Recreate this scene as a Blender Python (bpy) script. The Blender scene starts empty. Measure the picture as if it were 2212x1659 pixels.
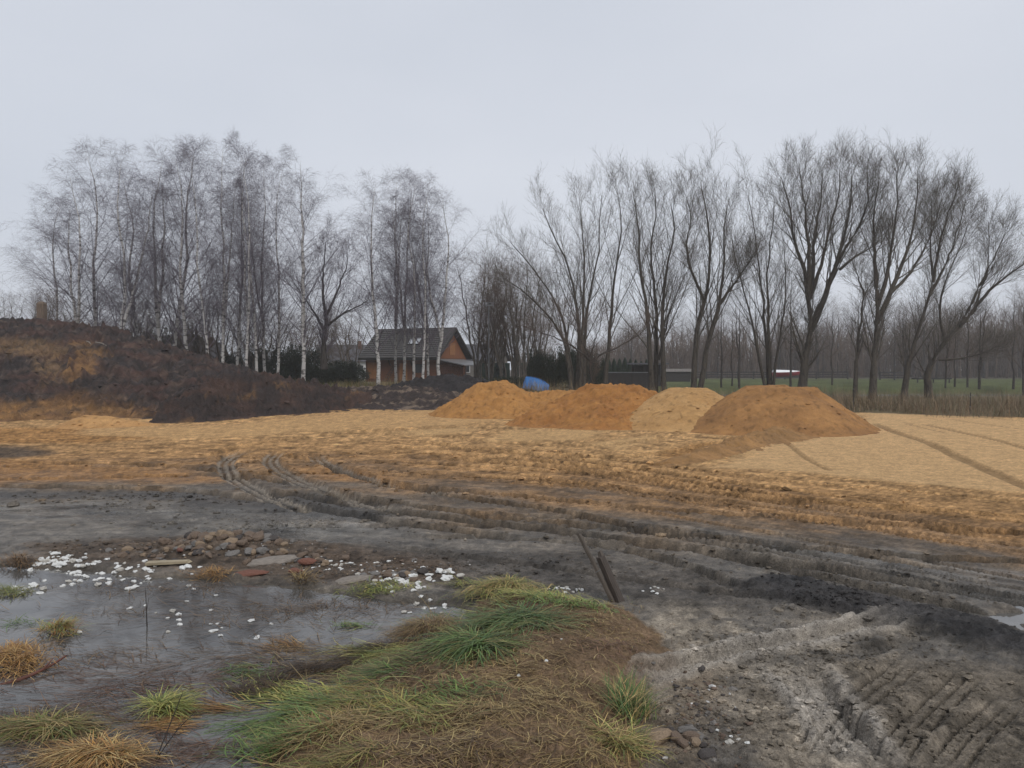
import bpy, math
import numpy as np
from mathutils import Vector

# ------------------------------------------------------------------ camera, sky, sun, exposure
SC = bpy.context.scene
COL = SC.collection
R = math.radians
F, CX, CY, HZ, CAMZ = 1670.0, 1106.0, 829.5, 795.0, 2.0      # lens measurements on a 2212 x 1659 print of the photo
PITCH = math.atan((CY - HZ) / F)
cam = bpy.data.cameras.new('camera')
cam.sensor_width = 36.0
cam.lens = 36.0 * F / 2212.0
cam.clip_start = 0.05
cam.clip_end = 4000.0
cam_o = bpy.data.objects.new('camera', cam)
COL.objects.link(cam_o)
cam_o.location = (0, 0, CAMZ)
cam_o.rotation_euler = (math.pi / 2 - PITCH, 0, 0)
SC.camera = cam_o

SUN_EL, SUN_AZ = R(48), R(150)           # azimuth clockwise from +Y
w = bpy.data.worlds.new('World')
SC.world = w
w.use_nodes = True
nt = w.node_tree
nt.nodes.clear()
sky = nt.nodes.new('ShaderNodeTexSky')
sky.sky_type = 'NISHITA'
sky.sun_disc = False
sky.sun_elevation = SUN_EL
sky.sun_rotation = SUN_AZ
sky.dust_density = 4.0
tc = nt.nodes.new('ShaderNodeTexCoord')
mp = nt.nodes.new('ShaderNodeMapping')
mp.inputs['Scale'].default_value = (1.0, 1.0, 2.6)
nz = nt.nodes.new('ShaderNodeTexNoise')
nz.inputs['Scale'].default_value = 1.3
nz.inputs['Detail'].default_value = 4.0
nz.inputs['Roughness'].default_value = 0.45
rp = nt.nodes.new('ShaderNodeValToRGB')
rp.color_ramp.elements[0].position = 0.3
rp.color_ramp.elements[0].color = (5.75, 6.15, 6.9, 1)
rp.color_ramp.elements[1].position = 0.72
rp.color_ramp.elements[1].color = (6.85, 7.15, 7.8, 1)
mx = nt.nodes.new('ShaderNodeMixRGB')
mx.inputs['Fac'].default_value = 0.93      # a closed cloud deck over the clear sky
bg = nt.nodes.new('ShaderNodeBackground')
bg.inputs['Strength'].default_value = 0.1
ow = nt.nodes.new('ShaderNodeOutputWorld')
L = nt.links.new
L(tc.outputs['Generated'], mp.inputs['Vector'])
L(mp.outputs['Vector'], nz.inputs['Vector'])
L(nz.outputs['Fac'], rp.inputs['Fac'])
L(sky.outputs['Color'], mx.inputs['Color1'])
L(rp.outputs['Color'], mx.inputs['Color2'])
L(mx.outputs['Color'], bg.inputs['Color'])
L(bg.outputs['Background'], ow.inputs['Surface'])

sl = bpy.data.lights.new('sun', 'SUN')
sl.energy = 1.5
sl.angle = R(25)
sl.color = (1.0, 0.97, 0.93)
so = bpy.data.objects.new('sun', sl)
COL.objects.link(so)
sd = Vector((math.sin(SUN_AZ) * math.cos(SUN_EL), math.cos(SUN_AZ) * math.cos(SUN_EL), math.sin(SUN_EL)))
so.rotation_euler = sd.to_track_quat('Z', 'Y').to_euler()
so.location = sd * 60

vs = SC.view_settings
vs.view_transform = 'Standard'
vs.look = 'None'
vs.exposure = 0.1
vs.gamma = 1.0
vs.use_curve_mapping = False
SC.cycles.max_bounces = 6
SC.cycles.diffuse_bounces = 3
SC.cycles.transparent_max_bounces = 8
SC.cycles.volume_bounces = 2
SC.cycles.use_denoising = True

# ------------------------------------------------------------------ helpers
RNG = np.random.default_rng(7)
_prm = np.random.default_rng(11).permutation(256).astype(np.int64)
_prm = np.concatenate([_prm, _prm, _prm])
_ga = np.random.default_rng(12).uniform(0, 2 * np.pi, 256)
_gx, _gy = np.cos(_ga), np.sin(_ga)

def pn(x, y, s=0):
    """gradient noise, about -0.7..0.7"""
    x = np.asarray(x, float) + s * 17.31
    y = np.asarray(y, float) - s * 9.77
    xi = np.floor(x); yi = np.floor(y)
    fx = x - xi; fy = y - yi
    xi = xi.astype(np.int64) & 255
    yi = yi.astype(np.int64) & 255
    u = fx * fx * fx * (fx * (fx * 6 - 15) + 10)
    v = fy * fy * fy * (fy * (fy * 6 - 15) + 10)
    def g(ix, iy, dx, dy):
        h = _prm[_prm[ix] + iy]
        return _gx[h] * dx + _gy[h] * dy
    a = g(xi, yi, fx, fy); b = g(xi + 1, yi, fx - 1, fy)
    c = g(xi, yi + 1, fx, fy - 1); d = g(xi + 1, yi + 1, fx - 1, fy - 1)
    return a + u * (b - a) + v * (c - a + u * (a - b - c + d))

def fbm(x, y, o=4, s=0, gain=0.5):
    t = 0.0; a = 1.0
    for i in range(o):
        t = t + a * pn(x, y, s + i)
        x = x * 2.03; y = y * 2.03; a *= gain
    return t

def sst(a, b, x):
    t = np.clip((x - a) / (b - a), 0, 1)
    return t * t * (3 - 2 * t)

def mixc(c, col, m):
    return c + (np.asarray(col)[None, :] - c) * m[:, None]

def G(px, py, z=0.0):
    """ground point (height z) seen at a place on the print"""
    a = math.atan((py - CY) / F) + PITCH
    y = (CAMZ - z) / math.tan(a)
    dep = y * math.cos(PITCH) + (CAMZ - z) * math.sin(PITCH)
    return ((px - CX) / F * dep, y)

def AT(px, py, y):
    """point at distance y"""
    a = math.atan((py - CY) / F) + PITCH
    dz = y * math.tan(a)
    dep = y * math.cos(PITCH) + dz * math.sin(PITCH)
    return Vector(((px - CX) / F * dep, y, CAMZ - dz))

def NAT(px, py, y):                      # the same with full-size photo pixels
    return AT(px * 2212 / 3840, py * 2212 / 3840, y)

def gp(pts):
    return np.array([G(*p) for p in pts])

def poly_sd(x, y, P):
    d2 = np.full(x.shape, 1e12)
    ins = np.zeros(x.shape, bool)
    n = len(P)
    for i in range(n):
        ax, ay = P[i]; bx, by = P[(i + 1) % n]
        ex, ey = bx - ax, by - ay
        t = np.clip(((x - ax) * ex + (y - ay) * ey) / (ex * ex + ey * ey + 1e-12), 0, 1)
        dx = x - ax - t * ex; dy = y - ay - t * ey
        d2 = np.minimum(d2, dx * dx + dy * dy)
        cr = (ay > y) != (by > y)
        if ey != 0:
            ins ^= cr & (x < ax + (y - ay) * ex / ey)
    d = np.sqrt(d2)
    return np.where(ins, d, -d)

def seg_dist(x, y, P):
    """distance to a polyline, with arc length and signed side"""
    best = np.full(x.shape, 1e9); arc = np.zeros(x.shape); side = np.zeros(x.shape)
    a0 = 0.0
    for i in range(len(P) - 1):
        ax, ay = P[i][:2]; bx, by = P[i + 1][:2]
        ex, ey = bx - ax, by - ay
        l = math.hypot(ex, ey) + 1e-9
        t = np.clip(((x - ax) * ex + (y - ay) * ey) / (l * l), 0, 1)
        dx = x - ax - t * ex; dy = y - ay - t * ey
        d = np.sqrt(dx * dx + dy * dy)
        m = d < best
        best = np.where(m, d, best)
        arc = np.where(m, a0 + t * l, arc)
        side = np.where(m, (ex * dy - ey * dx) / l, side)
        a0 += l
    return best, arc, side

def smooth_line(P, k=5):
    P = np.array(P, float)
    Q = np.vstack([2 * P[0] - P[1], P, 2 * P[-1] - P[-2]])
    out = []
    for i in range(1, len(Q) - 2):
        for j in range(k):
            t = j / k
            out.append(0.5 * ((2 * Q[i]) + (-Q[i - 1] + Q[i + 1]) * t + (2 * Q[i - 1] - 5 * Q[i] + 4 * Q[i + 1] - Q[i + 2]) * t * t
                              + (-Q[i - 1] + 3 * Q[i] - 3 * Q[i + 1] + Q[i + 2]) * t ** 3))
    out.append(Q[-2])
    return np.array(out)

def raw_mesh(name, V, quads=None, tris=None, col=None, attrs=None, smooth=True):
    me = bpy.data.meshes.new(name)
    V = np.asarray(V, np.float32)
    me.vertices.add(len(V))
    me.vertices.foreach_set('co', V.ravel())
    parts = []; tot = []
    if quads is not None and len(quads):
        parts.append(np.asarray(quads, np.int32).ravel()); tot.append(np.full(len(quads), 4, np.int32))
    if tris is not None and len(tris):
        parts.append(np.asarray(tris, np.int32).ravel()); tot.append(np.full(len(tris), 3, np.int32))
    li = np.concatenate(parts); lt = np.concatenate(tot)
    me.loops.add(len(li))
    me.loops.foreach_set('vertex_index', li)
    me.polygons.add(len(lt))
    me.polygons.foreach_set('loop_start', np.concatenate([[0], np.cumsum(lt)[:-1]]).astype(np.int32))
    me.polygons.foreach_set('loop_total', lt)
    me.polygons.foreach_set('use_smooth', np.full(len(lt), smooth, bool))
    if col is not None:
        a = me.attributes.new('tint', 'FLOAT_COLOR', 'POINT')
        a.data.foreach_set('color', np.concatenate([col, np.ones((len(col), 1))], 1).astype(np.float32).ravel())
    for k, v in (attrs or {}).items():
        a = me.attributes.new(k, 'FLOAT', 'POINT')
        a.data.foreach_set('value', np.asarray(v, np.float32))
    me.update(calc_edges=True)
    me.validate()
    return me

def link(name, me, mat=None, parent=None):
    o = bpy.data.objects.new(name, me)
    COL.objects.link(o)
    if mat is not None and me is not None and not me.materials:
        me.materials.append(mat)
    if parent is not None:
        o.parent = parent
    return o

def tag(o, label=None, cat=None, group=None, kind=None):
    if label: o['label'] = label
    if cat: o['category'] = cat
    if group: o['group'] = group
    if kind: o['kind'] = kind
    return o

def thing(name, label, cat, loc=(0, 0, 0), rz=0.0, group=None):
    o = bpy.data.objects.new(name, None)
    COL.objects.link(o)
    o.location = loc
    o.rotation_euler = (0, 0, rz)
    o.empty_display_size = 0.3
    return tag(o, label, cat, group)

class MB:
    """collects boxes and prisms for one mesh"""
    def __init__(self):
        self.v = []; self.f = []
    def box(self, x0, x1, y0, y1, z0, z1):
        b = len(self.v)
        self.v += [(x, y, z) for z in (z0, z1) for y in (y0, y1) for x in (x0, x1)]
        self.f += [tuple(b + i for i in q) for q in ((0, 2, 3, 1), (4, 5, 7, 6), (0, 1, 5, 4), (2, 6, 7, 3), (0, 4, 6, 2), (1, 3, 7, 5))]
        return self
    def hexa(self, low, top):
        b = len(self.v)
        self.v += [tuple(p) for p in low] + [tuple(p) for p in top]
        n = len(low)
        self.f.append(tuple(b + i for i in reversed(range(n))))
        self.f.append(tuple(b + n + i for i in range(n)))
        for i in range(n):
            j = (i + 1) % n
            self.f.append((b + i, b + j, b + n + j, b + n + i))
        return self
    def bar(self, p, q, r0, r1=None, k=8):
        r1 = r0 if r1 is None else r1
        p = Vector(p); q = Vector(q)
        t = (q - p).normalized()
        u = t.cross(Vector((0, 0, 1)) if abs(t.z) < 0.9 else Vector((1, 0, 0))).normalized()
        v = t.cross(u)
        ring = lambda c, r: [c + (u * math.cos(2 * math.pi * i / k) + v * math.sin(2 * math.pi * i / k)) * r for i in range(k)]
        return self.hexa(ring(p, r0), ring(q, r1))
    def mesh(self, name):
        me = bpy.data.meshes.new(name)
        me.from_pydata([tuple(p) for p in self.v], [], self.f)
        me.update()
        return me
    def build(self, name, mat, parent=None):
        return link(name, self.mesh(name), mat, parent)

# ------------------------------------------------------------------ materials
def new_mat(name):
    m = bpy.data.materials.new(name)
    m.use_nodes = True
    n = m.node_tree.nodes
    n.clear()
    out = n.new('ShaderNodeOutputMaterial')
    b = n.new('ShaderNodeBsdfPrincipled')
    m.node_tree.links.new(b.outputs['BSDF'], out.inputs['Surface'])
    return m, n, m.node_tree.links.new, b

def noise_node(n, l, scale, detail=4, rough=0.6, vec=None, stretch=None):
    t = n.new('ShaderNodeTexNoise')
    t.inputs['Scale'].default_value = scale
    t.inputs['Detail'].default_value = detail
    t.inputs['Roughness'].default_value = rough
    if vec is None:
        tcn = n.new('ShaderNodeTexCoord'); vec = tcn.outputs['Object']
    if stretch:
        mpn = n.new('ShaderNodeMapping'); mpn.inputs['Scale'].default_value = stretch
        l(vec, mpn.inputs['Vector']); vec = mpn.outputs['Vector']
    l(vec, t.inputs['Vector'])
    return t

def flat_mat(name, col, rough=0.85, var=0.25, scale=6.0, stretch=None, bump=0.0, spec=0.3, metal=0.0):
    """plain colour with procedural variation"""
    m, n, l, b = new_mat(name)
    t = noise_node(n, l, scale, 5, 0.6, None, stretch)
    r = n.new('ShaderNodeValToRGB')
    r.color_ramp.elements[0].position = 0.3
    r.color_ramp.elements[1].position = 0.7
    r.color_ramp.elements[0].color = tuple(c * (1 - var) for c in col) + (1,)
    r.color_ramp.elements[1].color = tuple(min(1, c * (1 + var)) for c in col) + (1,)
    l(t.outputs['Fac'], r.inputs['Fac'])
    l(r.outputs['Color'], b.inputs['Base Color'])
    b.inputs['Roughness'].default_value = rough
    b.inputs['Specular IOR Level'].default_value = spec
    b.inputs['Metallic'].default_value = metal
    if bump:
        bn = n.new('ShaderNodeBump'); bn.inputs['Strength'].default_value = 0.6; bn.inputs['Distance'].default_value = bump
        l(t.outputs['Fac'], bn.inputs['Height']); l(bn.outputs['Normal'], b.inputs['Normal'])
    return m

def tint_mat(name, rough=0.9, scales=((9, 0.35), (60, 0.35)), bump=0.0, wet=False, spec=0.25):
    """colour from the mesh's own earth or leaf colours, broken up by noise"""
    m, n, l, b = new_mat(name)
    at = n.new('ShaderNodeAttribute'); at.attribute_name = 'tint'
    cur = at.outputs['Color']
    last = None
    for sc_, amp in scales:
        t = noise_node(n, l, sc_, 4, 0.65)
        r = n.new('ShaderNodeMapRange')
        r.inputs['From Min'].default_value = 0.3; r.inputs['From Max'].default_value = 0.7
        r.inputs['To Min'].default_value = 1 - amp; r.inputs['To Max'].default_value = 1 + amp
        l(t.outputs['Fac'], r.inputs['Value'])
        mm = n.new('ShaderNodeVectorMath'); mm.operation = 'SCALE'
        l(cur, mm.inputs[0]); l(r.outputs['Result'], mm.inputs['Scale'])
        cur = mm.outputs['Vector']
        if last is not None:
            sm = n.new('ShaderNodeMath'); sm.operation = 'ADD'
            l(last, sm.inputs[0]); l(t.outputs['Fac'], sm.inputs[1]); last = sm.outputs['Value']
        elif sc_ > 5:
            last = t.outputs['Fac']
    l(cur, b.inputs['Base Color'])
    b.inputs['Roughness'].default_value = rough
    b.inputs['Specular IOR Level'].default_value = spec
    if wet:
        aw = n.new('ShaderNodeAttribute'); aw.attribute_name = 'wet'
        wn = noise_node(n, l, 3.0, 5, 0.6)
        ad = n.new('ShaderNodeMath'); ad.operation = 'MULTIPLY_ADD'
        ad.inputs[1].default_value = 0.5; l(wn.outputs['Fac'], ad.inputs[0])
        sb = n.new('ShaderNodeMath'); sb.operation = 'SUBTRACT'; sb.inputs[1].default_value = 0.25
        l(aw.outputs['Fac'], sb.inputs[0]); l(sb.outputs['Value'], ad.inputs[2])
        r2 = n.new('ShaderNodeMapRange')
        r2.inputs['From Min'].default_value = 0.1; r2.inputs['From Max'].default_value = 0.95
        r2.inputs['To Min'].default_value = 0.95; r2.inputs['To Max'].default_value = 0.1
        l(ad.outputs['Value'], r2.inputs['Value']); l(r2.outputs['Result'], b.inputs['Roughness'])
        r3 = n.new('ShaderNodeMapRange')
        r3.inputs['From Min'].default_value = 0.1; r3.inputs['From Max'].default_value = 0.9
        r3.inputs['To Min'].default_value = 0.12; r3.inputs['To Max'].default_value = 0.5
        l(ad.outputs['Value'], r3.inputs['Value']); l(r3.outputs['Result'], b.inputs['Specular IOR Level'])
    if bump:
        bn = n.new('ShaderNodeBump'); bn.inputs['Strength'].default_value = 0.7; bn.inputs['Distance'].default_value = bump
        l(last, bn.inputs['Height']); l(bn.outputs['Normal'], b.inputs['Normal'])
    return m

M_EARTH = tint_mat('churned_earth', scales=((2.5, 0.14), (11, 0.26), (34, 0.30), (90, 0.34)), bump=0.06, wet=True)
M_SAND = tint_mat('dumped_sand', scales=((1.2, 0.12), (6, 0.16), (40, 0.2)), bump=0.03)
M_SPOIL = tint_mat('dug_spoil', scales=((1.5, 0.2), (7, 0.3), (30, 0.35)), bump=0.06)
M_BLADE = tint_mat('grass_blades', rough=0.6, scales=((20, 0.15),), spec=0.3)

# ------------------------------------------------------------------ the ground
UP = gp([(-700, 990), (-300, 985), (0, 985), (500, 975), (900, 965), (1200, 985), (1500, 1030), (1800, 1070), (2212, 1110), (2600, 1150), (3200, 1230)])
LO = gp([(-1500, 1150), (-600, 1150), (0, 1150), (500, 1150), (900, 1175), (1200, 1195), (1500, 1225), (1800, 1270), (2212, 1345), (2600, 1420), (3400, 1600)])
KS = np.array([-0.3, 0.0, 0.25, 0.42, 0.6, 0.82, 1.05, 1.5])
KC = np.array([(.128, .112, .092), (.140, .122, .099), (.146, .122, .095), (.165, .120, .078), (.258, .156, .078), (.345, .198, .088), (.41, .238, .104), (.45, .27, .12)])

Z_PALE = gp([(1530, 1012), (1620, 975), (1720, 952), (1860, 918), (1868, 893), (1960, 892), (2212, 905), (3000, 965), (3200, 1150), (2600, 1110), (2212, 1068), (1950, 1045), (1750, 1024)])
Z_PALE2 = gp([(170, 905), (330, 925), (480, 922), (620, 905), (760, 893), (960, 888), (1090, 905), (1000, 918), (760, 928), (560, 943), (430, 948), (190, 940)])
Z_PALE3 = [gp(p) for p in ([(1120, 932), (1300, 935), (1270, 952), (1040, 955)], [(1280, 962), (1420, 945), (1450, 955), (1330, 975)],
                           [(1480, 990), (1560, 972), (1640, 958), (1600, 985), (1520, 1000)], [(830, 935), (1000, 922), (1040, 932), (900, 948)])]
Z_ORANGE = [gp(p) for p in ([(-300, 1005), (150, 1003), (420, 1020), (520, 1045), (360, 1050), (-300, 1040)], [(640, 1010), (800, 1022), (860, 1045), (700, 1040)],
                            [(-300, 925), (150, 925), (380, 945), (200, 960), (-300, 965)], [(1400, 985), (1700, 940), (1720, 955), (1560, 990), (1430, 1005)])]
Z_DARKL = [gp(p) for p in ([(-300, 965), (60, 968), (120, 985), (20, 998), (-300, 1000)], [(-400, 1058), (380, 1068), (640, 1090), (860, 1110), (760, 1130), (300, 1085), (-400, 1078)],
                           [(560, 1060), (780, 1085), (760, 1108), (600, 1098)])]
Z_BLACK = gp([(1640, 1250), (1740, 1262), (1850, 1290), (1990, 1325), (2130, 1345), (2230, 1385), (2600, 1500), (2600, 1560), (2212, 1440), (2060, 1390), (1900, 1352), (1760, 1335), (1660, 1310), (1610, 1270)])
Z_DARK = gp([(660, 1178), (900, 1190), (1250, 1200), (1400, 1230), (1640, 1275), (1640, 1330), (1480, 1330), (1350, 1300), (1100, 1275), (900, 1255), (700, 1225)])
Z_CLAY = gp([(1375, 1315), (1470, 1305), (1640, 1335), (1820, 1350), (1960, 1342), (1990, 1362), (1850, 1400), (1760, 1440), (1800, 1520), (1880, 1600), (1940, 1720), (1700, 1720), (1640, 1600), (1560, 1530), (1480, 1600), (1400, 1720), (1360, 1500), (1400, 1420)])
Z_TAN = gp([(1360, 1440), (1480, 1400), (1560, 1470), (1500, 1720), (1380, 1720)])
Z_GREYR = gp([(1560, 1530), (1680, 1450), (1900, 1420), (2212, 1470), (3000, 1600), (3000, 1800), (1700, 1800)])
Z_SHEEN = [(gp(p), a) for p, a in (([(-500, 1085), (0, 1092), (330, 1092), (620, 1112), (860, 1128), (800, 1150), (640, 1165), (400, 1150), (0, 1122), (-500, 1118)], 0.95),
                                   ([(640, 1150), (850, 1130), (980, 1150), (900, 1175), (700, 1178)], 0.7),
                                   ([(1480, 1170), (1760, 1190), (2000, 1215), (2300, 1260), (2600, 1330), (2300, 1320), (1950, 1245), (1650, 1205)], 0.75),
                                   ([(1980, 1270), (2300, 1300), (2400, 1340), (2100, 1300)], 0.7))]
Z_RUBBLE = gp([(60, 1180), (330, 1168), (520, 1165), (700, 1180), (980, 1215), (1000, 1262), (850, 1275), (620, 1262), (300, 1235), (80, 1215)])
Z_FLOOD = gp([(-900, 1205), (-200, 1206), (60, 1222), (330, 1243), (560, 1262), (800, 1285), (1015, 1320), (1005, 1352), (880, 1400), (700, 1500), (600, 1580), (520, 1800), (-1500, 1800)])
Z_HUMM = gp([(500, 1850), (590, 1620), (700, 1520), (880, 1418), (1010, 1345), (1040, 1310), (1120, 1300), (1330, 1322), (1420, 1370), (1465, 1440), (1400, 1520), (1400, 1640), (1380, 1850)])
Z_PUD = gp([(2135, 1332), (2230, 1322), (2420, 1330), (2420, 1352), (2230, 1340)])
WATER_Z = -0.012

RUTS = []
def rut(pts, w_, dep, tread=0.0, pitch=0.16, berm=0.5, line=0, tone=0.0):
    if tone < 0:
        dep, w_, berm, tone, tread = dep * .8, w_ * .72, berm * .6, max(tone * 2.4, -.66), tread * .25
    RUTS.append((smooth_line(gp(pts), 4), w_, dep, tread, pitch, berm, line, tone))
# long sweeping wheel ruts
rut([(600, 985), (690, 1000), (800, 1040), (1000, 1080), (1200, 1108), (1350, 1140), (1600, 1178), (1900, 1205), (2212, 1222), (2700, 1250)], .36, .11, .02, berm=.5, tone=-.28)
rut([(760, 1030), (900, 1055), (1200, 1085), (1500, 1112), (1800, 1130), (2212, 1160), (2700, 1190)], .34, .10, .02, berm=.55, tone=-.15)
rut([(560, 1060), (760, 1095), (1000, 1130), (1300, 1165), (1550, 1200), (1800, 1240), (2212, 1310), (2600, 1370)], .4, .09, .02, berm=.5, tone=-.25)
rut([(0, 1003), (300, 1008), (520, 1030), (760, 1075), (1000, 1112), (1300, 1145), (1500, 1172)], .34, .09, .02, tone=-.2)
rut([(-200, 1052), (200, 1058), (420, 1066), (640, 1098), (900, 1140), (1150, 1172)], .4, .08, .02, tone=-.2)
rut([(900, 985), (1150, 1005), (1400, 1040), (1700, 1085), (2000, 1105), (2400, 1140)], .35, .07, .03, berm=.7, tone=-.1)
rut([(1480, 1190), (1640, 1225), (1850, 1275), (2100, 1330), (2300, 1390)], .38, .08, .02, tone=-.2)
rut([(1180, 1160), (1330, 1190), (1500, 1235), (1640, 1300)], .3, .06, .03, tone=-.15)
# tyre prints
rut([(535, 976), (500, 988), (488, 1003), (500, 1030), (550, 1060), (610, 1088), (680, 1112)], .42, .05, .045, .17, .35)
rut([(600, 978), (585, 990), (590, 1008), (640, 1038), (720, 1068), (800, 1092), (860, 1112)], .42, .05, .045, .17, .35)
rut([(680, 984), (700, 1000), (760, 1025), (850, 1052), (980, 1075)], .4, .05, .045, .17, .4)
rut([(1700, 950), (1640, 965), (1560, 988), (1440, 1008), (1280, 1010), (1100, 990)], .45, .1, .03, .2, .8, tone=-.1)
rut([(1560, 958), (1450, 978), (1300, 990), (1100, 978), (900, 955)], .45, .09, .03, .2, .7, tone=-.1)
rut([(1460, 945), (1300, 965), (1100, 960), (850, 935), (600, 930)], .4, .06, .03, .2, .5, tone=-.08)
rut([(1150, 930), (950, 925), (760, 935), (560, 960), (440, 990)], .4, .05, .035, .2, .5, tone=-.08)
# lines on the pale sand
rut([(1888, 916), (1940, 938), (2000, 958), (2060, 985), (2130, 1015), (2212, 1052), (2330, 1100)], .42, .05, .02, .15, .4, tone=-.17)
rut([(1985, 917), (2060, 932), (2140, 950), (2200, 968), (2300, 995)], .32, .05, .02, .15, .4, tone=-.17)
rut([(2050, 938), (1990, 925), (1950, 915)], .2, .03, .0, .15, .4, tone=-.15)
rut([(1690, 952), (1720, 975), (1755, 1000), (1800, 1022)], .2, .035, .0, .15, .4, tone=-.15)
rut([(2110, 900), (2212, 910), (2400, 925)], .4, .05, 0, .15, .4, tone=-.15)
rut([(2050, 905), (2150, 922), (2280, 935)], .25, .03, 0, .15, .4, tone=-.12)
# foreground clay
rut([(1330, 1500), (1420, 1462), (1560, 1425), (1720, 1388), (1880, 1358), (1975, 1342)], .2, .055, .025, .06, .9, 2, tone=.24)
rut([(1690, 1425), (1740, 1480), (1790, 1540), (1840, 1610), (1880, 1700)], .32, .06, .012, .05, 1.0, 3, tone=.26)
rut([(1990, 1420), (1880, 1500), (1780, 1590), (1720, 1700)], .22, .02, .01, .06, .3, 3)
rut([(2120, 1440), (2030, 1520), (1950, 1600), (1900, 1700)], .22, .025, .01, .06, .3, 3)
rut([(2212, 1500), (2120, 1570), (2060, 1640), (2030, 1720)], .22, .025, .01, .06, .3, 3)
rut([(1480, 1480), (1400, 1530), (1330, 1600)], .2, .025, .02, .05, .3, 2)
rut([(1790, 1440), (1860, 1415), (1960, 1400), (2060, 1392)], .2, .03, .02, .05, .5, 2)
_rr = np.random.default_rng(5)
for i in range(26):                          # many fainter passes between the main ones
    k0 = _rr.uniform(-.05, 1.05); k1 = k0 + _rr.uniform(-.22, .22)
    xs = np.linspace(_rr.uniform(-11, 0), _rr.uniform(2, 9), 9)
    kk = np.linspace(k0, k1, 9)
    ys = np.interp(xs, LO[:, 0], LO[:, 1]) * (1 - kk) + np.interp(xs, UP[:, 0], UP[:, 1]) * kk
    RUTS.append((smooth_line(np.stack([xs, ys], 1), 3), _rr.uniform(.08, .2), _rr.uniform(.02, .05), _rr.choice([0, 0, .015]), .16, .3, 0, -_rr.uniform(.1, .45)))

def base_height(x, y):
    """the large lie of the land"""
    z = np.full(x.shape, 0.03)
    z = z + 0.47 * sst(40, 56, y) * (1 - sst(-2, 10, x - 0.05 * y))
    z = z + 0.05 * fbm(x * .12, y * .12, 2, 3) * sst(11, 18, y)
    pond = sst(55, 58, y) * (1 - sst(66, 69, y)) * sst(6, 11, x)
    z = z - 0.75 * pond
    z = z + 0.12 * sst(67, 75, y) * sst(4, 10, x)
    return z

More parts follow.
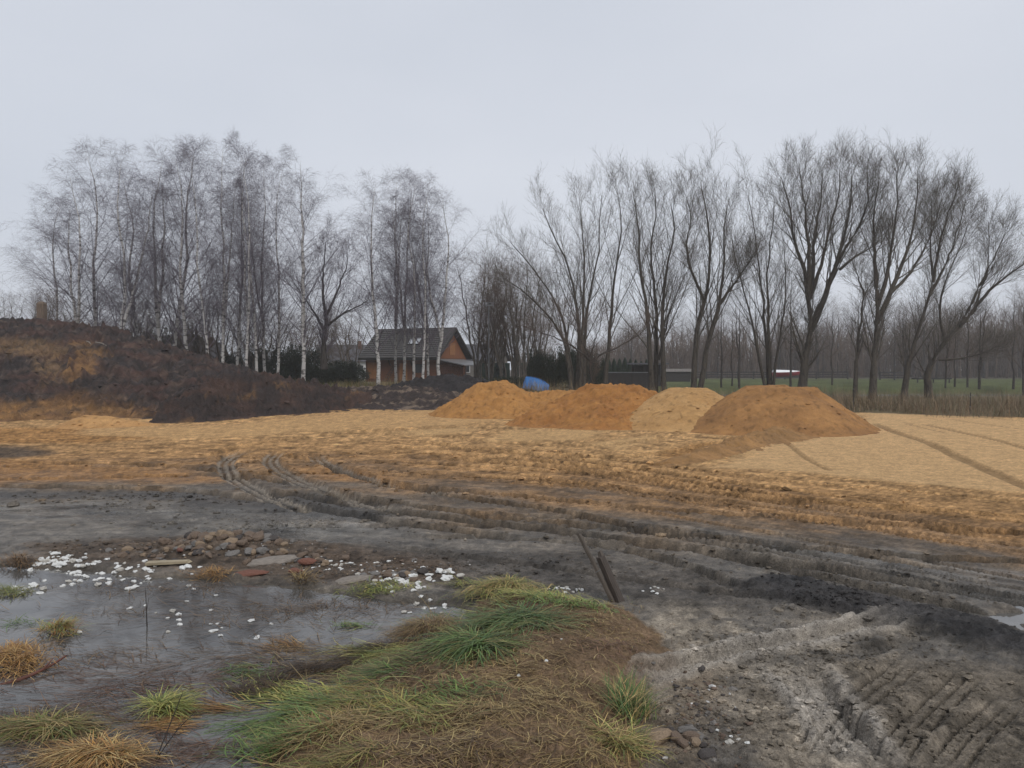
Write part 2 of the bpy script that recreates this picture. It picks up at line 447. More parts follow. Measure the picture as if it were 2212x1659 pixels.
def terrain(x, y, full=True):
    x = np.asarray(x, float); y = np.asarray(y, float)
    z = base_height(x, y)
    ysafe = np.maximum(y, 2.5)
    wl = lambda lam: np.clip(lam / (2.2 * ysafe ** 2 / 1546.0) - 0.6, 0, 1)     # finest relief the sheet carries here
    wx = x + .16 * fbm(x * 1.3, y * 1.3, 3, 21) + .5 * pn(x * .3, y * .3, 23) * sst(8, 18, y)
    wy = y + .16 * fbm(x * 1.3, y * 1.3, 3, 31) + .7 * pn(x * .3, y * .3, 33) * sst(8, 18, y)
    yU = np.interp(x, UP[:, 0], UP[:, 1]); yL = np.interp(x, LO[:, 0], LO[:, 1])
    k = (y - yL) / np.maximum(yU - yL, 1.0)
    st1 = fbm(x * .55, k * 9.0, 4, 41)
    st2 = fbm(x * 1.6, k * 30.0, 3, 45)
    kk = k + .20 * st1 + .10 * st2 + .10 * fbm(x * .5, y * .5, 3, 49) + .2 * np.exp(-((x - .3) / 3.2) ** 2) + .1 * sst(3, 7, x)
    col = np.stack([np.interp(kk, KS, KC[:, i]) for i in range(3)], 1)
    st3 = fbm(x * .9, k * 75.0, 3, 47)
    gm = fbm(x * .8, y * 1.1, 4, 51, .6)
    col = col * np.clip(1 + .55 * st3 + .40 * st1 + .35 * gm, .35, 1.7)[:, None]
    wet = np.clip(.72 - .65 * kk, 0.05, .66)
    rgh = np.full(x.shape, 1.0)
    soft = lambda P, s: sst(-s, s, poly_sd(wx, wy, P) / (ysafe * .03 + .02))
    site = y < 45
    def paint(P, c, s=1.0, amt=1.0, rg=None, wt=None):
        nonlocal col, rgh, wet
        m = soft(P, s) * amt
        if P is Z_CLAY: m = m * np.clip(.55 + 1.3 * fbm(x * 1.6, y * 1.6, 4, 57, .6), .1, 1)
        col = mixc(col, c, m)
        if rg is not None: rgh = rgh + (rg - rgh) * m
        if wt is not None: wet = wet + (wt - wet) * m
        return m
    for P in Z_ORANGE: paint(P, (.345, .175, .06), .8, .75)
    for P in Z_DARKL: paint(P, (.062, .056, .050), .8, .8, 1.1)
    paint(Z_PALE, (.59, .378, .185), .6, 1, .18, .02)
    paint(Z_PALE2, (.53, .325, .148), .6, .9, .35, .02)
    for P in Z_PALE3: paint(P, (.54, .34, .158), .6, .9, .3, .02)
    paint(Z_DARK, (.082, .072, .063), .8, .7, .9, .25)
    paint(Z_GREYR, (.178, .150, .116), 1, .9, .9, .15)
    paint(Z_TAN, (.22, .172, .122), 1, .85, .75, .1)
    paint(Z_CLAY, (.31, .265, .208), 1, .9, .95, .2)
    mb = paint(Z_BLACK, (.040, .038, .039), .8, .9, 1.5, .3)
    paint(Z_RUBBLE, (.115, .082, .058), .8, .8, 1.1, .2)
    for P, a in Z_SHEEN:
        m = soft(P, .7)
        pat = np.clip(.5 + 1.6 * fbm(x * 1.2, k * 16, 3, 61), 0, 1)
        m = m * (.15 + .85 * pat)
        wet = wet + (a - wet) * m
        rgh = rgh * (1 - .6 * m)
        col = mixc(col, (.185, .172, .152), m * .7)
        sk = fbm(x * .9, k * 26, 4, 65, .65) + .6 * fbm(x * 2.6, y * 2.6, 3, 67)
        col = col * np.clip(1 + m * 1.1 * sk, .35, 1.7)[:, None]
        wet = np.clip(wet + m * .5 * fbm(x * .7, k * 18, 3, 69), 0, 1)
    pt = fbm(x * 2.2, y * 2.2, 4, 131, .6); pt2 = fbm(x * 9, y * 9, 3, 135, .6)
    dk = np.clip(rgh, 0, 1) * site
    col = col * np.clip(1 + dk * (.55 * pt + .60 * pt2), .4, 1.8)[:, None]
    # beyond the site: rough grass, meadow, wood floor
    edge = y - np.interp(x, [-40, -12, 0, 8, 11, 14, 22, 40], [34, 44, 41, 40, 35.5, 34.5, 30.5, 26.5]) + 1.0 * fbm(x * .4, y * .4, 3, 71)
    mg = sst(-.2, .5, edge)
    gc = np.array([(.12, .098, .055)]) * (1 + .5 * fbm(x * .8, y * .8, 3, 75))[:, None]
    col = col + (gc - col) * mg[:, None]
    mf = sst(66, 69, y + 1.5 * pn(x * .2, y * .2, 77)) * sst(3, 12, x)
    fcol = np.array([(.072, .084, .030)]) * (1 + .6 * fbm(x * .35, y * .2, 3, 79))[:, None]
    col = col + (fcol - col) * mf[:, None]
    mw = sst(126, 136, y)
    col = mixc(col, (.075, .062, .05), mw * .9)
    wet = wet * (1 - mg)
    rgh = rgh * (1 - .5 * mg)
    # flooded meadow and turf bank
    fl = poly_sd(wx, wy, Z_FLOOD)
    mfl = sst(-.12, .22, fl)
    z = z - .115 * mfl
    rgh = rgh * (1 - .55 * mfl)
    col = mixc(col, (.075, .060, .042), mfl)
    wet = wet * (1 - mfl) + .25 * mfl
    hm = poly_sd(wx, wy, Z_HUMM)
    mh = sst(-.1, .55, hm)
    lump = .5 + .9 * fbm(x * 1.1, y * 1.1, 3, 81)
    z = z + mh * (.11 + .09 * np.clip(lump, 0, 1.3))
    mh2 = sst(-.03, .05, hm)
    rgh = rgh * (1 - .1 * mh2)
    hcol = np.array([(.200, .135, .082)]) * (1 + .45 * fbm(x * 2.5, y * 2.5, 3, 83))[:, None]
    col = col + (hcol - col) * mh2[:, None]
    wet = wet * (1 - mh2) + .05 * mh2
    pd = poly_sd(wx, wy, Z_PUD)
    z = z - .17 * sst(-.2, .12, pd); mb = mb * (1 - sst(-.3, .0, pd)); rgh = rgh * (1 - .8 * sst(-.15, .1, pd))
    rp_ = np.array(G(490, 1192))
    z = z + .13 * np.exp(-(((x - rp_[0]) / .85) ** 2 + ((y - rp_[1]) / .3) ** 2))
    z = z + mb * .07
    # wheel ruts
    keep = site & (mh < .5) & (mfl < .5)
    for (P, w_, dep, tread, pitch, berm, line, tone) in RUTS:
        x0, y0 = P.min(0) - 2.2 * w_; x1, y1 = P.max(0) + 2.2 * w_
        i = np.nonzero(keep & (x > x0) & (x < x1) & (y > y0) & (y < y1))[0]
        if not len(i): continue
        d, arc, side = seg_dist(x[i], y[i], P)
        tot = np.sum(np.hypot(*np.diff(P, axis=0).T))
        fade = sst(0, .6, arc) * sst(0, .6, tot - arc)
        ww = w_ * (1 + .25 * pn(arc * 1.1, np.zeros_like(arc) + w_ * 99, 7))
        dd = d / (ww * .5)
        prof = -dep * 1.25 * (1 - sst(.72, 1.05, dd))
        prof = prof + dep * berm * np.exp(-((dd - 1.28) / .26) ** 2) * (.35 + .8 * np.clip(.5 + 1.2 * fbm(arc * .8, side * 2, 3, 91), 0, 1))
        if tread:
            ph = arc / pitch + np.abs(side) / w_ * 1.3
            bars = sst(.15, .45, np.abs((ph % 1.0) - .5) * 2)
            grp = 1 - sst(.75, 1.0, dd)
            ribs = sst(.1, .35, np.abs(((side / w_ * 3.0 + 8) % 1.0) - .5))
            prof = prof + tread * (1 if line or pitch < .1 else sst(22, 9, y[i]) * .8 + .2) * grp * (bars * ribs - .5)
            if .03 < tread < .05:
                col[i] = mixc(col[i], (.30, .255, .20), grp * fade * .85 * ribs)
                col[i] *= (1 - .6 * grp * fade * (1 - ribs * (.5 + .5 * bars)))[:, None]  # shade between the tread ribs painted into the earth colour
        if line:
            cr = np.cos(side / w_ * 2 * np.pi * line)
            gl = sst(.45, .9, cr) * (1 - sst(.85, 1.0, dd)) * fade
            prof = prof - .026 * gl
            col[i] *= (1 - .45 * gl)[:, None]  # groove shade multiplied into the ground colour along the cut lines
        m_in = (1 - sst(.6, 1.2, dd)) * fade
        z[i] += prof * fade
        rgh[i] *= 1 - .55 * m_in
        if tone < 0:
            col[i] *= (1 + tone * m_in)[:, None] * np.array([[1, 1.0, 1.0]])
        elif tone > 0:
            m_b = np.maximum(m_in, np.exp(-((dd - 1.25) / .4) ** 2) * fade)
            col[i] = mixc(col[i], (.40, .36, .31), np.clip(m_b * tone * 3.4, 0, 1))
    if full:
        bill = 1 - np.abs(fbm(x * 2.1 + st1 * .4, y * 1.7, 3, 101)) * 2.2
        band = np.exp(-((k - .55) / .55) ** 2)
        rgh = rgh * (1 - .55 * band)
        z = z + rgh * .016 * (bill - .5) * site * wl(.5)
        z = z + .014 * fbm(x * .8, k * 38.0, 3, 141) * band * site * np.clip(rgh * 2, 0, 1)
        z = z + rgh * .018 * st2 * site * np.exp(-((k - .5) / .7) ** 2)
        z = z + rgh * .018 * fbm(x * 5.2, y * 5.2, 2, 105) * wl(.2)
        w1 = .05 * pn(x * 7, y * 7, 107)
        rid = np.abs(pn(x * 8 + w1 * 8, y * 8, 109)) + .6 * np.abs(pn(x * 17, y * 17 + w1 * 20, 111))
        z = z + rgh * .046 * (np.minimum(rid, .55) - .25) * wl(.11)
        z = z + rgh * .024 * np.abs(pn(x * 36, y * 36, 113)) * wl(.03)
        z = z + rgh * .012 * pn(x * 70, y * 70, 114) * wl(.016)
        z = z + (1 - site) * .10 * fbm(x * .7, y * .7, 3, 115) * (y < 52)
        # crumbs of darker, wetter earth in the churned ground
        cr = fbm(x * 4.3, y * 6.0, 3, 121)
        col = col * (1 - .30 * sst(.12, .5, cr) * np.clip(rgh, 0, 1) * site)[:, None]
        col = col * (1 + .22 * sst(.1, .5, -cr) * np.clip(rgh, 0, 1) * site)[:, None]
    return z, np.clip(col, .004, .9), np.clip(wet, 0, 1)

def ground_z(x, y):
    return terrain(np.atleast_1d(np.asarray(x, float)), np.atleast_1d(np.asarray(y, float)))[0]

def make_ground():
    rows = list(np.linspace(-8, 2.6, 12)) + list(np.linspace(2.8, 3.3, 14))
    y = 3.3
    while y < 60:
        y += min(max(.009, 1.0 * y * y / 1546), .38)
        rows.append(y)
    while y < 600:
        y *= 1.07
        rows.append(y)
    rows = np.array(rows)
    s = np.concatenate([-np.geomspace(2.2, .74, 30), np.linspace(-.735, .735, 670), np.geomspace(.74, 2.2, 30)])
    ye = np.where(rows > 2, rows + .6, 2.6)
    X = ye[:, None] * s[None, :]
    Y = np.repeat(rows[:, None], len(s), 1)
    n, m = X.shape
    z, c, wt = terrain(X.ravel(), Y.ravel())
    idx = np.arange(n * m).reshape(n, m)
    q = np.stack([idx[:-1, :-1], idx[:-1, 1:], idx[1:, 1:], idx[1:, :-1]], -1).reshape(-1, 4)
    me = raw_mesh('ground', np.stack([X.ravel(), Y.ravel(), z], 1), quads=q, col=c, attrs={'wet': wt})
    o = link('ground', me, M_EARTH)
    tag(o, kind='structure')
make_ground()

def sheet(name, P, z, mat):
    me = bpy.data.meshes.new(name)
    me.from_pydata([(p[0], p[1], z) for p in P], [], [tuple(range(len(P)))])
    me.update()
    return tag(link(name, me, mat), kind='structure')

def water_mat(name, col, rough, bump):
    m, n, l, b = new_mat(name)
    t1 = noise_node(n, l, 1.6, 4, .6)
    r = n.new('ShaderNodeValToRGB')
    r.color_ramp.elements[0].position = .35; r.color_ramp.elements[1].position = .65
    r.color_ramp.elements[0].color = tuple(c * .6 for c in col) + (1,)
    r.color_ramp.elements[1].color = tuple(c * 1.4 for c in col) + (1,)
    l(t1.outputs['Fac'], r.inputs['Fac']); l(r.outputs['Color'], b.inputs['Base Color'])
    b.inputs['Roughness'].default_value = rough
    b.inputs['IOR'].default_value = 1.5
    t = noise_node(n, l, 9.0, 3, .5)
    bn = n.new('ShaderNodeBump'); bn.inputs['Strength'].default_value = .25; bn.inputs['Distance'].default_value = bump
    l(t.outputs['Fac'], bn.inputs['Height']); l(bn.outputs['Normal'], b.inputs['Normal'])
    return m
M_WATER = water_mat('murky_water', (.082, .077, .070), .03, .003)
M_POND = water_mat('pond_water', (.05, .055, .05), .08, .05)
sheet('flood_water', gp([(-1400, 1195), (0, 1195), (560, 1245), (1060, 1300), (1060, 1350), (930, 1420), (760, 1520), (640, 1640), (540, 1900), (-1600, 1900)]), WATER_Z, M_WATER)
sheet('puddle', gp([(2090, 1312), (2230, 1305), (2500, 1315), (2500, 1365), (2230, 1360), (2100, 1348)]), WATER_Z, M_WATER)
sheet('pond_water', [(4, 54), (90, 54), (90, 70), (4, 70)], -.28, M_POND)

# ------------------------------------------------------------------ heaps of sand and spoil
def crest_height(x, y, crest, slope, r0=0.0, warp=0.0, seed=0, front=1.0):
    """height of an earth bank falling away on both sides of a crest line of (x, y, top)"""
    h = np.full(x.shape, -1e3)
    wq = warp * fbm(x * .7, y * .7, 4, seed)
    wq = wq + warp * .5 * fbm(x * 2.4, y * 2.4, 3, seed + 5)
    for i in range(len(crest) - 1):
        a, b = crest[i], crest[i + 1]
        ex, ey = b[0] - a[0], b[1] - a[1]
        l2 = ex * ex + ey * ey + 1e-9
        t = np.clip(((x - a[0]) * ex + (y - a[1]) * ey) / l2, 0, 1)
        dx = x - a[0] - t * ex; dy = (y - a[1] - t * ey)
        dy = np.where(dy < 0, dy * front, dy)
        d = np.sqrt(dx * dx + dy * dy) + wq
        top = a[2] + t * (b[2] - a[2])
        h = np.maximum(h, top - slope * np.maximum(0, d - r0))
    return h

def heap(name, label, cat, fn, box, res, colfn, mat, rough=(.03, .02), group=None, seed=0):
    x0, x1, y0, y1 = box
    nx = int((x1 - x0) / res) + 1; ny = int((y1 - y0) / res) + 1
    X, Y = np.meshgrid(np.linspace(x0, x1, nx), np.linspace(y0, y1, ny))
    x = X.ravel(); y = Y.ravel()
    h = fn(x, y)
    toe = .12
    hs = np.where(h > toe, h, np.where(h > -toe, (h + toe) ** 2 / (4 * toe), 0.0)) + np.minimum(h + toe, 0) * .3   # softened foot
    b = base_height(x, y)
    amp = sst(-.1, .35, h)
    nz_ = rough[0] * fbm(x * 2.2, y * 2.2, 4, seed + 40, .6) + rough[1] * fbm(x * 7, y * 7, 3, seed + 44, .6)
    rg_ = np.abs(pn(x * 1.7, y * 1.7, seed + 50)) + .6 * np.abs(pn(x * 3.7, y * 3.7, seed + 51)) + .4 * np.abs(pn(x * 8, y * 8, seed + 52))
    z = b - .03 + hs + amp * (nz_ + rough[1] * 1.6 * (rg_ - .5))
    c = colfn(x, y, z, h)
    keep = (h > -.45).reshape(ny, nx)
    idx = np.arange(nx * ny).reshape(ny, nx)
    q = np.stack([idx[:-1, :-1], idx[:-1, 1:], idx[1:, 1:], idx[1:, :-1]], -1).reshape(-1, 4)
    kq = keep.ravel()[q].any(1)
    q = q[kq]
    used = np.unique(q)
    rm = np.full(nx * ny, -1); rm[used] = np.arange(len(used))
    V = np.stack([x, y, z], 1)[used]
    cx_, cy_ = V[:, 0].mean(), V[:, 1].mean()
    cz = float(base_height(np.array([cx_]), np.array([cy_]))[0])
    V = V - np.array([cx_, cy_, cz])
    o = link(name, raw_mesh(name, V, quads=rm[q], col=c[used]), mat)
    o.location = (cx_, cy_, cz)
    return tag(o, label, cat, group)

def sand_col(base, dark, seed, streak=.5):
    base = np.array(base); dark = np.array(dark)
    def f(x, y, z, h):
        m = np.clip(.5 + 1.1 * fbm(x * .9, y * .9 + z * 1.5, 4, seed, .6), 0, 1) * streak
        c = base[None] + (dark - base)[None] * m[:, None]
        sp = sst(.28, .45, fbm(x * 5, y * 5, 3, seed + 9))
        return c * (1 - .35 * sp)[:, None]
    return f
def X_(px, y): return (px - CX) / F * y
def crest(pts): return [(X_(px, y), y, z) for px, y, z in pts]
ORANGE, ODARK = (.37, .185, .058), (.26, .12, .036)
PALE_S, PDARK = (.43, .255, .105), (.33, .18, .065)
TAN_S, TDARK = (.315, .162, .058), (.20, .100, .038)
SAND_G = 'heaps of dumped sand on the building site'

heap('sand_heap', 'rounded cone of orange sand in front of the black earth bank', 'sand heap',
     lambda x, y: crest_height(x, y, crest([(1048, 32.6, 1.36), (1085, 32.6, 1.46)]), .62, .25, .3, 200),
     (X_(880, 32), X_(1250, 32), 28.5, 37), .06, sand_col(ORANGE, ODARK, 210), M_SAND, (.09, .05), SAND_G, 1)
heap('sand_heap', 'low orange sand heap wedged between two taller orange heaps', 'sand heap',
     lambda x, y: crest_height(x, y, crest([(1185, 32.2, 1.06), (1250, 32.2, 1.08)]), .6, .3, .3, 220),
     (X_(1060, 32), X_(1370, 32), 28.6, 35.6), .06, sand_col(ORANGE, ODARK, 230), M_SAND, (.08, .05), SAND_G, 2)
heap('sand_heap', 'broad deep orange sand heap with flat top beside the pale heap', 'sand heap',
     lambda x, y: np.maximum(crest_height(x, y, crest([(1288, 27.9, 1.38), (1362, 27.6, 1.40)]), .58, .35, .35, 240),
                             crest_height(x, y, crest([(1205, 27.2, .72), (1310, 26.4, .8)]), .42, .3, .4, 250)),
     (X_(1000, 27), X_(1520, 27), 23.0, 31.8), .055, sand_col((.345, .162, .048), (.235, .10, .03), 260, .7), M_SAND, (.09, .05), SAND_G, 3)
heap('sand_heap', 'pale buff sand heap with flat top lip beside the deep orange heap', 'sand heap',
     lambda x, y: np.minimum(crest_height(x, y, crest([(1476, 26.6, 1.55), (1500, 26.6, 1.55)]), .50, .0, .12, 270),
                             1.25 + .07 * sst(26.2, 26.4, y) + .012 * fbm(x, y, 3, 275)),
     (X_(1240, 25), X_(1720, 25), 21.4, 30), .055, sand_col(PALE_S, PDARK, 280, .6), M_SAND, (.015, .018), SAND_G, 4)
heap('sand_heap', 'largest tan sand heap with long flat top beside the dry reeds', 'sand heap',
     lambda x, y: np.minimum(np.maximum(crest_height(x, y, crest([(1640, 24.9, 1.62), (1692, 24.9, 1.62)]), .58, .05, .15, 290),
                                        crest_height(x, y, crest([(1700, 25.6, 1.55), (1748, 25.6, 1.52)]), .74, .05, .15, 295)),
                             1.37 + .07 * sst(24.75, 24.95, y) * (x < X_(1700, 25)) + .015 * fbm(x, y, 3, 299)),
     (X_(1400, 26), X_(1960, 26), 21.6, 30.6), .055, sand_col(TAN_S, TDARK, 300, .7), M_SAND, (.02, .02), SAND_G, 5)
heap('sand_heap', 'small smooth wedge of pale orange sand at foot of the dark spoil mound', 'sand heap',
     lambda x, y: crest_height(x, y, crest([(188, 26.3, .42), (240, 26.4, .36), (330, 26.6, .08)]), .42, .1, .15, 310),
     (X_(120, 26), X_(400, 26), 23.6, 28.5), .07, sand_col((.44, .25, .10), (.35, .18, .065), 320, .5), M_SAND, (.02, .015), SAND_G, 6)

# the big spoil mound and the banks of dug earth
DK1, DK2, DK3 = np.array((.033, .027, .026)), np.array((.055, .032, .026)), np.array((.095, .066, .05))
def xz(pts, y):
    return np.array([(AT(px, py, y).x, AT(px, py, y).z) for px, py in pts])
O_A = xz([(90, 735), (130, 738), (195, 765), (235, 815), (215, 835), (190, 815), (160, 770)], 35)
O_B = xz([(-200, 715), (10, 733), (50, 765), (110, 808), (140, 832), (105, 826), (30, 775), (-200, 735)], 33)
O_C = xz([(-300, 868), (60, 872), (180, 885), (300, 905), (150, 925), (-300, 930)], 28.5)
O_D = xz([(70, 850), (130, 842), (205, 868), (170, 880), (90, 878)], 30)
def spoil_col(x, y, z, h):
    n1 = fbm(x * .5, z * 1.2 + y * .3, 4, 330, .6)
    c = DK1[None] + (DK2 - DK1)[None] * sst(-.2, .35, n1)[:, None]
    c = mixc(c, DK3, sst(.08, .5, fbm(x * 1.6, z * 3 + y, 4, 335, .65)) * .75)
    c = c * np.clip(1 + .9 * fbm(x * 3.5, y * 3.5, 3, 337), .4, 1.9)[:, None]
    zz = z + .12 * fbm(x * 1.5, z * 2, 3, 340); xx = x + .3 * fbm(x * 1.5, z * 2, 3, 345)
    for P, cc, a in ((O_A, (.23, .125, .05), .85), (O_B, (.21, .13, .065), .75), (O_C, (.27, .145, .055), .85), (O_D, (.13, .07, .03), .7)):
        m = sst(-.10, .12, poly_sd(xx, zz, P)) * a * np.clip(.7 + .9 * fbm(x * 2, z * 4, 3, 350), 0, 1)
        c = mixc(c, cc, m)
    return c
C_M1 = crest([(-520, 42, 5.2), (-250, 42, 4.95), (0, 41, 4.65), (105, 41, 4.55), (205, 40.5, 4.2), (290, 40, 3.55), (345, 39, 2.75), (412, 37.5, 2.25), (455, 36, 1.85), (500, 35, 1.6)])
heap('spoil_mound', 'tall dark mound of dug peaty earth streaked with orange sand', 'earth mound',
     lambda x, y: crest_height(x, y, C_M1, .345, .3, .9, 360, 1.0) + .10 * fbm(x * 1.3, y * 1.3, 3, 366),
     (-38, X_(560, 35), 24.6, 54), .13, spoil_col, M_SPOIL, (.36, .21), None, 11)
C_M2 = crest([(395, 28.8, .75), (440, 31, 1.35), (480, 32.6, 1.7), (560, 34, 1.72), (640, 36.2, 1.42), (700, 38, 1.1), (780, 39.8, .7), (840, 40.4, .4)])
def berm_col(x, y, z, h):
    n1 = fbm(x * .7, z * 2 + y * .3, 4, 380, .6)
    c = np.array((.036, .028, .026))[None] + np.array((.026, .010, .004))[None] * sst(-.2, .4, n1)[:, None]
    return mixc(c, (.15, .085, .04), sst(.32, .5, fbm(x * 1.1, z * 2.2, 3, 385)) * .7)
heap('earth_bank', 'crumbly dark brown bank of dug earth running from the tall mound', 'earth bank',
     lambda x, y: crest_height(x, y, C_M2, .72, .25, .6, 390),
     (X_(330, 28), X_(880, 41), 25.6, 45), .08, berm_col, M_SPOIL, (.34, .2), 'banks of dug earth', 12)
C_M3 = crest([(640, 45, .58), (700, 44.5, .66), (800, 44, .8), (880, 43, .9), (945, 41, .7)])
def crust_col(x, y, z, h):
    n1 = fbm(x * .9, y * .9, 4, 400, .6)
    c = np.array((.040, .030, .027))[None] + np.array((.12, .09, .062))[None] * sst(.0, .4, n1)[:, None]
    return c
heap('earth_bank', 'low bank of pale crusted brown earth in front of the brown house', 'earth bank',
     lambda x, y: crest_height(x, y, C_M3, .17, .8, 1.0, 410) + .1 * fbm(x * 1.2, y * 1.2, 3, 416),
     (X_(540, 44), X_(1020, 44), 35.2, 52), .1, crust_col, M_SPOIL, (.2, .12), 'banks of dug earth', 13)
# black peat
C_M4 = crest([(850, 45, .95), (905, 44.5, 1.28), (960, 44.5, 1.52), (1010, 44, 1.48), (1060, 43, 1.15), (1130, 41.5, .72), (1190, 40, .3)])
heap('earth_bank', 'black peat bank behind the rounded cone of orange sand', 'earth bank',
     lambda x, y: crest_height(x, y, C_M4, .42, .3, .6, 420),
     (X_(780, 44), X_(1260, 40), 36.6, 50), .1, lambda x, y, z, h: np.array((.026, .023, .023))[None] * (1 + .5 * fbm(x * 1.5, y * 1.5, 3, 425))[:, None],
     M_SPOIL, (.22, .12), 'banks of dug earth', 14)
# ridge of pushed-up sand from the foot of the largest heap
heap('sand_ridge', 'low churned ridge of orange sand pushed out from the largest heap', 'sand ridge',
     lambda x, y: crest_height(x, y, [(*G(1700, 946), .34), (*G(1620, 962), .28), (*G(1540, 984), .20), (*G(1440, 1002), .10)], .5, .05, .3, 430),
     (G(1400, 1002)[0] - .5, G(1740, 946)[0] + .6, G(1440, 1015)[1], G(1700, 940)[1] + .5), .05, sand_col((.30, .165, .065), (.21, .12, .05), 436, .8), M_SAND, (.08, .06), None, 15)

# ------------------------------------------------------------------ bare trees
def nrm(v):
    return v / (np.linalg.norm(v, axis=-1, keepdims=True) + 1e-9)

class TreeMesh:
    def __init__(self):
        self.V = []; self.Q = []; self.T = []; self.n = 0
    def tubes(self, P, Rr, k, apex=True):
        B, n, _ = P.shape
        T = nrm(np.gradient(P, axis=1))
        ref = np.where(np.abs(T[..., 2:3]) > .85, np.array([1., 0, 0]), np.array([0, 0, 1.]))
        U = nrm(np.cross(T, ref)); W = np.cross(T, U)
        a = np.arange(k) * 2 * np.pi / k
        m = n - 1 if apex else n
        ring = P[:, :m, None, :] + Rr[:, :m, None, None] * (np.cos(a)[None, None, :, None] * U[:, :m, None, :] + np.sin(a)[None, None, :, None] * W[:, :m, None, :])
        V = ring.reshape(-1, 3)
        base = self.n + (np.arange(B) * m * k)[:, None, None] + (np.arange(m) * k)[None, :, None] + np.arange(k)[None, None, :]
        nxt = np.roll(base, -1, axis=2)
        if m > 1:
            self.Q.append(np.stack([base[:, :-1], nxt[:, :-1], nxt[:, 1:], base[:, 1:]], -1).reshape(-1, 4))
        self.V.append(V); self.n += len(V)
        if apex:
            tip = self.n + np.arange(B)
            self.V.append(P[:, -1]); self.n += B
            self.T.append(np.stack([base[:, -1], nxt[:, -1], np.repeat(tip[:, None], k, 1)], -1).reshape(-1, 3))
    def mesh(self, name):
        return raw_mesh(name, np.concatenate(self.V), np.concatenate(self.Q) if self.Q else None, np.concatenate(self.T) if self.T else None)

def spread(P, Rr, m, t0, t1, ang, length, n, trop, wig, rng, rr=.55, tip=.3, taper=.5, rmin=.0025, upbias=0.0, tpow=1.0):
    """m children on each parent branch"""
    B, np_, _ = P.shape
    t = t0 + (t1 - t0) * ((np.arange(m)[None, :] + rng.uniform(0, 1, (B, m))) / m) ** tpow
    fi = t * (np_ - 1); i0 = np.clip(fi.astype(int), 0, np_ - 2); f = (fi - i0)[..., None]
    bi = np.arange(B)[:, None]
    pos = P[bi, i0] * (1 - f) + P[bi, i0 + 1] * f
    tan = nrm(P[bi, i0 + 1] - P[bi, i0])
    rad = Rr[bi, i0] * (1 - f[..., 0]) + Rr[bi, i0 + 1] * f[..., 0]
    ref = np.where(np.abs(tan[..., 2:3]) > .85, np.array([1., 0, 0]), np.array([0, 0, 1.]))
    U = nrm(np.cross(tan, ref)); W = np.cross(tan, U)
    az = np.arange(m)[None, :] * 2.4 + rng.uniform(0, 6.28, (B, 1)) + rng.normal(0, .5, (B, m))
    a = rng.uniform(ang[0], ang[1], (B, m))
    d = np.cos(a)[..., None] * tan + np.sin(a)[..., None] * (np.cos(az)[..., None] * U + np.sin(az)[..., None] * W)
    d[..., 2] += upbias
    d = nrm(d)
    plen = np.linalg.norm(np.diff(P, axis=1), axis=2).sum(1)[:, None]
    ln = length(t, plen) * rng.uniform(.65, 1.3, (B, m))
    K = B * m
    d = d.reshape(K, 3); ln = ln.reshape(K); p = pos.reshape(K, 3)
    r0 = np.maximum(rad.reshape(K) * rr, rmin)
    out = np.zeros((K, n, 3)); out[:, 0] = p
    st = (ln / (n - 1))[:, None]
    for j in range(1, n):
        d = d + rng.normal(0, wig, (K, 3))
        d[:, 2] += trop if np.isscalar(trop) else trop[j - 1]
        d = nrm(d)
        p = p + d * st
        out[:, j] = p
    rad_o = r0[:, None] * (1 - (1 - tip) * np.linspace(0, 1, n)[None, :] ** taper)
    return out, np.maximum(rad_o, rmin * .7)

def polyline(points, n, rng, wob=.12):
    P = smooth_line(points, 8)
    s = np.concatenate([[0], np.cumsum(np.linalg.norm(np.diff(P, axis=0), axis=1))])
    u = np.linspace(0, s[-1], n)
    Q = np.stack([np.interp(u, s, P[:, i]) for i in range(3)], 1)
    k = np.arange(n)
    Q[1:-1] += (rng.normal(0, wob, (n, 3)) * np.array([1, 1, .3]))[1:-1] * np.minimum(k, n - 1 - k)[1:-1, None].clip(0, 3) / 3
    return Q

def bark(name, c1, c2, scale, stretch, patches=None):
    m, n, l, b = new_mat(name)
    t = noise_node(n, l, scale, 5, .65, None, stretch)
    r = n.new('ShaderNodeValToRGB')
    r.color_ramp.elements[0].position = .38; r.color_ramp.elements[1].position = .5
    r.color_ramp.elements[0].color = c1 + (1,); r.color_ramp.elements[1].color = c2 + (1,)
    l(t.outputs['Fac'], r.inputs['Fac']); l(r.outputs['Color'], b.inputs['Base Color'])
    b.inputs['Roughness'].default_value = .9; b.inputs['Specular IOR Level'].default_value = .15
    bn = n.new('ShaderNodeBump'); bn.inputs['Strength'].default_value = .5; bn.inputs['Distance'].default_value = .03
    l(t.outputs['Fac'], bn.inputs['Height']); l(bn.outputs['Normal'], b.inputs['Normal'])
    return m
M_BIRCH = bark('birch_bark', (.07, .064, .06), (.46, .44, .42), 1.2, (1.6, 1.6, 4.0))
M_BTWIG = bark('birch_twigs', (.090, .076, .094), (.145, .124, .146), 3, (1, 1, 1))
M_WILLOW = bark('willow_bark', (.030, .026, .022), (.072, .062, .050), 3.5, (3, 3, .8))
M_WTWIG = bark('willow_twigs', (.06, .052, .045), (.10, .088, .072), 3, (1, 1, 1))
M_DARKBARK = bark('dark_bark', (.028, .024, .022), (.06, .052, .046), 3, (3, 3, .8))
M_BROWNTWIG = bark('brown_twigs', (.070, .050, .040), (.11, .083, .066), 3, (1, 1, 1))

